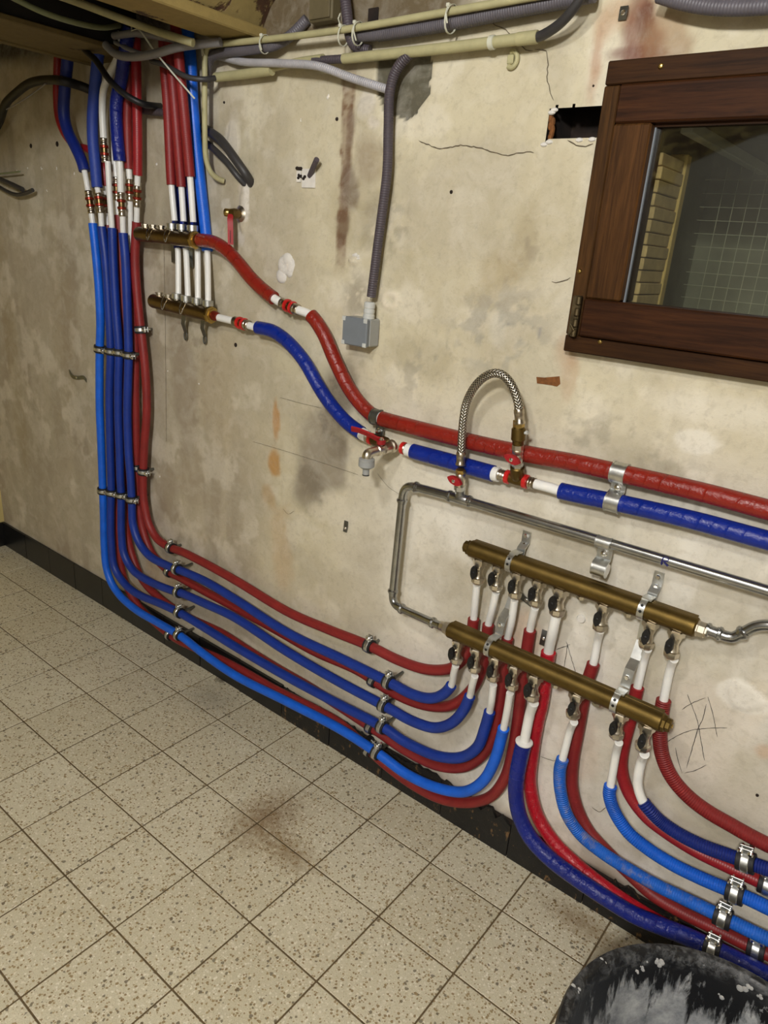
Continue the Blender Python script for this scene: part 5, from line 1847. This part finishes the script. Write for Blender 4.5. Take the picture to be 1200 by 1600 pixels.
cable('conduit', 'dark conduit sagging above the window', [(1030, -8, .04), (1066, 3, .04), (1113, 11, .04), (1160, 12, .04), (1210, 9, .04), (1270, 4, .04)], .0115, 'condgrey', 'conduit', GT)
cable('conduit', 'long dark corrugated conduit dropping to the grey junction box', [(640, 84, .028), (628, 97, .028), (617, 114, .028), (609, 145, .028), (607, 200, .028), (605, 267, .028), (597, 333, .028), (590, 385, .028), (585, 425, .028), (580, 464, .028)], .0105, 'conddark', 'conduit', None)
cable('cable', 'grey cable looping across the opening between the beams', [(165, 70, .125), (180, 84, .125), (207, 89, .125), (242, 84, .12), (277, 74, .115), (310, 69, .09), (345, 66, .068)], .0098, 'cablegrey', group=GT)
cable('cable', 'upper grey cable in the dark opening between the beams', [(178, 56, .105), (215, 52, .108), (255, 58, .108), (290, 64, .104)], .0085, 'cablegrey', group=GT)
cable('cable', 'thin grey cable crossing the looping one', [(180, 66, .085), (200, 76, .085), (225, 86, .08)], .0058, 'cablegrey', group=GT)
cable('conduit', 'pale conduit running along the joist at the top left', [(60, -18, .30), (120, 3, .25), (181, 26, .19), (225, 42, .14), (270, 57, .145), (302, 67, .125)], .0088, 'cond', 'conduit', GT)
cable('cable', 'old green cable sagging in front of the dark opening', [(0, -14, .44), (27, 0, .41), (67, 19, .36), (120, 36, .27), (160, 43, .18), (186, 40, .11)], .0062, 'cablegreen', group=GT)
cable('cable', 'black cable slanting down across the blue stubs', [(110, 45, .12), (130, 75, .11), (150, 95, .11), (172, 126, .11), (199, 150, .10), (222, 162, .075), (238, 165, .040), (252, 166, -.004)], .0082, 'cableblack', group=GT)
cable('conduit', 'dirty grey conduit behind the red stubs', [(188, 164, .018), (218, 171, .018), (255, 176, .018), (300, 176, .014)], .0098, 'conddark', 'conduit', GT)
cable('cable', 'dark cable passing behind the red feed pipes', [(236, 95, .10), (255, 101, .10), (269, 108, .10), (295, 121, .09), (321, 124, .066), (340, 121, .03)], .0062, 'cable', group=GT)
cable('cable', 'thick black cable arching at the upper left edge', [(-34, 250, -.006), (-20, 222, .025), (0, 188, .04), (8, 164, .05), (27, 144, .06), (47, 130, .07), (72, 125, .08), (100, 127, .085), (125, 134, .04), (145, 142, .015)], .0125, 'cableblack', group=None)
cable('cable', 'black cable tail with stripped end at the left edge', [(-26, 262, -.006), (-16, 270, .015), (0, 280, .03), (18, 288, .03), (35, 296, .03)], .0085, 'cable', group='cable tails at the left edge')
cable('cable', 'lower cable tail with white tip at the left edge', [(-28, 268, -.006), (-16, 282, .012), (0, 293, .026), (24, 304, .03), (40, 302, .03), (51, 297, .03)], .0065, 'cable', group='cable tails at the left edge')
cable('cable', 'thin yellow wire tail at the left edge', [(-30, 268, -.006), (-15, 272, .03), (5, 271, .03), (31, 268, .03)], .0028, 'cablegreen', group='cable tails at the left edge')
cable('cable', 'thick dark cable end leaning out beside the blue feed pipe', [(317, 199, -.002), (331, 208, .020), (346, 220, .030), (370, 252, .030), (386, 275, .018), (393, 287, -.004)], .0112, 'cable', group='dark cables entering the wall')
cable('cable', 'thinner dark cable end under the thick one', [(318, 220, -.002), (333, 232, .018), (353, 252, .022), (371, 275, .014), (384, 289, -.004)], .0080, 'cable', group='dark cables entering the wall')


def tie(px, py, off, r, label, tail=(0, 0, -.02), tilt=0.0):
    c_ = W(px, py, off)
    t_ = thing('cable_tie', label, 'cable tie', c_, 'nylon cable ties')
    ang = np.linspace(0, 2 * math.pi, 17)
    obj('loop', MB().strip([c_ + A(.003 * math.sin(x) + tilt * math.sin(x) * r, r * math.cos(x), r * 1.15 * math.sin(x) - r * .4) for x in ang], .0035, .0012), 'tie', t_)
    h_ = c_ + A(0, -r * .7, r * .55)
    obj('head', MB().box(h_ - A(.0035, .003, .003), h_ + A(.0035, .003, .003), .0008), 'tie', t_)
    obj('tail', MB().strip([h_, h_ + A(0, -.006, 0) + np.array(tail) * .5, h_ + np.array(tail)], .003, .001, (1, 0, 0)), 'tie', t_)


tie(324, 73, .048, .014, 'cable tie at the corner of the thin conduit', (-.002, -.004, -.03))
tie(414, 64, .048, .016, 'cable tie above the split conduit', (.006, -.004, -.03))
tie(537, 50, .046, .016, 'cable tie beside the dropping corrugated conduit', (.002, -.004, .02))
tie(560, 46, .046, .018, 'cable tie at the start of the grey bundle', (.01, -.004, -.034))
tie(706, 22, .046, .020, 'cable tie in the middle of the grey bundle', (.004, -.004, -.03))
S, _ = spline(px_path([(206, 38, .12), (206, 48, .13), (215, 45, .13), (240, 78, .12), (262, 105, .12), (304, 154, .12)]), .01)
solo('cable_tie', MB().strip(S, .0038, .0012, (.7, .5, .5)), 'tie', 'long white cable tie tail hanging over the red feed pipes', 'cable tie', None)
S, _ = spline(px_path([(10, 171, .06), (30, 160, .07), (50, 147, .08), (71, 131, .09)]), .01)
solo('wire', MB().tube(S, .002, 8), 'cablegrey', 'thin pale wire along the arching black cable', 'wire', None)

# ------------------------------------------------------------------ grey junction box
jb = thing('junction_box', 'grey plastic junction box with cable gland on the wall', 'junction box', W(570, 540, 0))
x1 = W(594.6, 505, .0)[0]
z1, z0 = W(560, 497.5, .05)[2], W(552, 540, .05)[2]
D = .050
x0 = W(534.5, 510, D)[0]
obj('back_box', MB().box((x0 + .001, -D + .012, z0), (x1, -.001, z1), .003), 'greypvc', jb)
obj('lid', MB().box((x0, -D, z0 - .0005), (x1 + .0005, -D + .0115, z1 + .0005), .0025), 'greylid', jb)
for (fx, fz) in ((.06, .93), (.93, .93), (.06, .07), (.93, .07)):
    c = A(x0 + (x1 - x0) * fx, -D + .0005, z0 + (z1 - z0) * fz)
    obj('lid_corner', MB().box(c - A(.005, .0012, .005), c + A(.005, .004, .005), .001), 'lightgrey', jb)
gp = A(W(577, 480, .028)[0], -.028, z1)
obj('gland', MB().lathe(gp, (.02, 0, 1), [(.0135, 0), (.0135, .009), (.0118, .010), (.0118, .012), (.0128, .013), (.0128, .020), (.0115, .021), (.0115, .023), (.0128, .024), (.0128, .034), (.0105, .037)], 14), 'lightgrey', jb)

# ------------------------------------------------------------------ water stop valve with red lever
wv = thing('stop_valve', 'brass stop valve with red lever sticking out of the wall', 'valve', W(378, 335, 0))
f0 = W(378, 335, 0)
obj('rosette', MB().lathe(f0, (0, -1, 0), [(.022, 0), (.022, .004), (.014, .010), (.012, .011)], 20), 'nickel', wv)
obj('body', MB().lathe(f0 + A(0, -.008, 0), (0, -1, 0), [(.011, 0), (.0125, .006), (.013, .020), (.011, .026), (.0105, .028)], 18).lathe(f0 + A(.012, -.022, 0), (-1, 0, .03), [(.008, 0), (.011, .004), (.0115, .022), (.010, .026)], 18), 'brassd', wv)
obj('nipple', MB().lathe(f0 + A(-.012, -.022, .001), (-1, -.25, .03), [(.0105, 0), (.0105, .004), (.0090, .006), (.0102, .008), (.0090, .010), (.0102, .012), (.0102, .020), (.0075, .020), (.0070, .006)], 18), 'brassl', wv)
S, _ = spline([f0 + A(.0, -.036, -.004), f0 + A(.004, -.042, -.014), f0 + A(.007, -.044, -.028), f0 + A(.008, -.044, -.075)], .004)
obj('lever', MB().strip(S, .014, .006, (.75, .65, 0)), 'redlever', wv)
obj('lever_slot', MB().box(S[-1] + A(-.0025, -.0030, .004), S[-1] + A(.0025, -.0015, .034), .0005), 'black', wv)

# ------------------------------------------------------------------ remains of a wall socket
so = thing('socket_remains', 'broken white wall socket plate with dark cable stub', 'socket', W(480, 290, 0))
a, b = W(466, 264, 0), W(493, 294, 0)
obj('plate', MB().box((a[0] + .016, -.004, b[2]), (b[0], .003, a[2]), .001), 'plaster', so)
obj('plate', MB().box((a[0] - .002, -.0045, b[2] + .012), (a[0] + .012, .003, a[2] - .004), .001), 'plaster', so)
for k in range(7):
    p = A(random.uniform(a[0] - .004, b[0] - .01), -.003, random.choice((a[2], b[2] + .004, .5 * (a[2] + b[2]))) + random.uniform(-.005, .005))
    obj('dark_gap', MB().ball(p, .0045, (1.3, .7, .9), 8, 5), 'dark', so)
for (fx, fz) in ((.12, .66), (.74, .66)):
    c = A(a[0] + (b[0] - a[0]) * fx, -.0046, b[2] + (a[2] - b[2]) * fz)
    obj('screw_hole', MB().lathe(c, (0, -1, 0), [(.0035, 0), (.0035, .0008)], 10), 'dark', so)
S, _ = spline(px_path([(484, 275, .002), (488, 265, .012), (492, 256, .02), (495, 249, .026)]), .004)
obj('cable_stub', MB().tube(S, .0062, 12), 'conddark', so)

# ------------------------------------------------------------------ small metal bits on the wall
def bit(pts, width, label, mat='zincd', name='wall_clip', wdir=(0, 0, 1)):
    S_, _ = spline(px_path(pts), .004)
    t_ = thing(name, label, 'clip', S_[0], None)
    obj('strip', MB().strip(S_, width, .0022, wdir), mat, t_)
    c_ = S_[len(S_) // 2]
    obj('screw', MB().lathe(c_ + A(0, .0005, 0), (0, -1, 0), [(.0042, 0), (.0042, .002), (.003, .003)], 8), 'chrome', t_)


bit([(108, 580, .003), (113, 588, .007), (121, 590, .007), (131, 590, .006), (135, 595, .003)], .012, 'small curved metal clip screwed to the wall left of the bundle')
bit([(541, 814, .003), (540, 823, .006), (539, 831, .003)], .012, 'small metal clip below the main pipes at mid wall', wdir=(1, 0, 0))
bit([(976, 10, .004), (974, 20, .010), (972, 31, .003)], .014, 'old metal clip above the window corner', wdir=(1, 0, 0))
bit([(852, 985, .003), (850, 995, .006), (847, 1008, .004)], .014, 'old metal clip behind the fifth white pipe', wdir=(1, 0, 0))
bit([(812, 930, .003), (820, 936, .006), (830, 944, .003)], .014, 'old metal clip between the third and fourth white pipes')
oc = thing('conduit_clip', 'broken beige conduit clip under the thick conduit end', 'clip', W(800, 100, 0))
c = W(800, 93, .004)
obj('clip_arm', MB().tube([c + A(.011 * math.cos(x), 0, .013 * math.sin(x)) for x in np.linspace(-2.2, 2.0, 14)], .0045, 10), 'cond', oc)
obj('clip_base', MB().box(c + A(-.009, -.004, -.008), c + A(.004, .004, .008), .002), 'cond', oc)
ub_ = thing('ceiling_box', 'dull square cable box high on the wall by the vault', 'cable box', W(500, 32, 0))
a, b = W(483, 6, .03), W(518, 30, .03)
obj('box', MB().box((a[0], -.03, b[2]), (b[0], -.001, b[2] + .11), .003), 'brownbox', ub_)
obj('box_lid', MB().box((a[0] + .004, -.034, b[2] + .004), (b[0] - .004, -.0305, b[2] + .106), .001), 'brownbox', ub_)
a, b = W(577, 14, 0), W(591, 38, 0)
mb = MB().box((a[0], -.004, b[2]), (b[0], .002, a[2]), .001)
struct('dark_gap', mb, 'dark', wall)

# ------------------------------------------------------------------ rubber tub
TC, TR, TH = A(1.8874, -.4541), .236, .300
seg = 72
prof_out = [(.165, .0), (.178, .004), (.190, .06), (.206, .18), (.217, .262), (.222, .268), (.2335, .270), (.236, .276), (.2355, .292), (.232, .299), (.224, .300)]
prof_in = [(.220, .297), (.213, .285), (.203, .18), (.186, .06), (.176, .014), (.165, .010)]
mb = MB()
vs, fs = [], []
allp = prof_out + prof_in
tr = random.Random(9)
for (r, z) in allp:
    for j in range(seg):
        a = 2 * math.pi * j / seg
        w = 1 + .006 * math.sin(2 * a + .6) + .003 * math.sin(5 * a)
        vs.append((TC[0] + r * w * math.cos(a), TC[1] + r * w * math.sin(a), z + .0015 + (.002 * math.sin(3 * a) if z > .2 else 0)))
for i in range(len(allp) - 1):
    for j in range(seg):
        k = (j + 1) % seg
        fs.append((i * seg + j, i * seg + k, (i + 1) * seg + k, (i + 1) * seg + j))
fs.append(tuple((len(allp) - 1) * seg + j for j in range(seg)))
fs.append(tuple(reversed(range(seg))))
mb.add(vs, fs)
tub = thing('mortar_tub', 'black rubber tub smeared with grey plaster on the floor', 'tub', (TC[0], TC[1], .0))
obj('shell', mb, 'tub', tub, sharp=50)
for s in (-1, 1):
    ang = [(-.5 + i / 10) for i in range(11)]
    hp = []
    for x in ang:
        a = math.radians(70 if s > 0 else 250) + x * .62
        bul = .022 * math.cos(x * math.pi)
        hp.append((TC[0] + (.232 + bul) * math.cos(a), TC[1] + (.232 + bul) * math.sin(a), .283))
    obj('handle', MB().tube(hp, .009, 10), 'rubber', tub)
# clods of dried plaster stuck to the inside
for k, (px, py, sc_) in enumerate([(1024, 1505, .014), (1003, 1512, .008), (993, 1517, .007), (942, 1503, .009), (900, 1547, .010), (1165, 1545, .013), (1125, 1557, .010), (1190, 1556, .008), (1010, 1502, .006)]):
    # point on the inner wall of the tub
    d = ray(px, py)
    best = None
    for t in np.linspace(.9, 2.2, 600):
        p = CAM + d * t
        rr = math.hypot(p[0] - TC[0], p[1] - TC[1])
        rw = np.interp(p[2], [.014, .06, .18, .285, .297], [.176, .186, .203, .213, .220])
        if p[2] < .297 and rr > rw - .001:
            best = p
            break
    if best is None:
        continue
    mb = MB()
    r_ = random.Random(k)
    for _ in range(5):
        mb.ball(best + A(r_.uniform(-1, 1), r_.uniform(-.5, .5), r_.uniform(-1, 1)) * sc_ * .6, sc_ * r_.uniform(.3, .5), (1, .45, 1), 8, 5)
    obj('plaster_clod', mb, 'clod', tub)
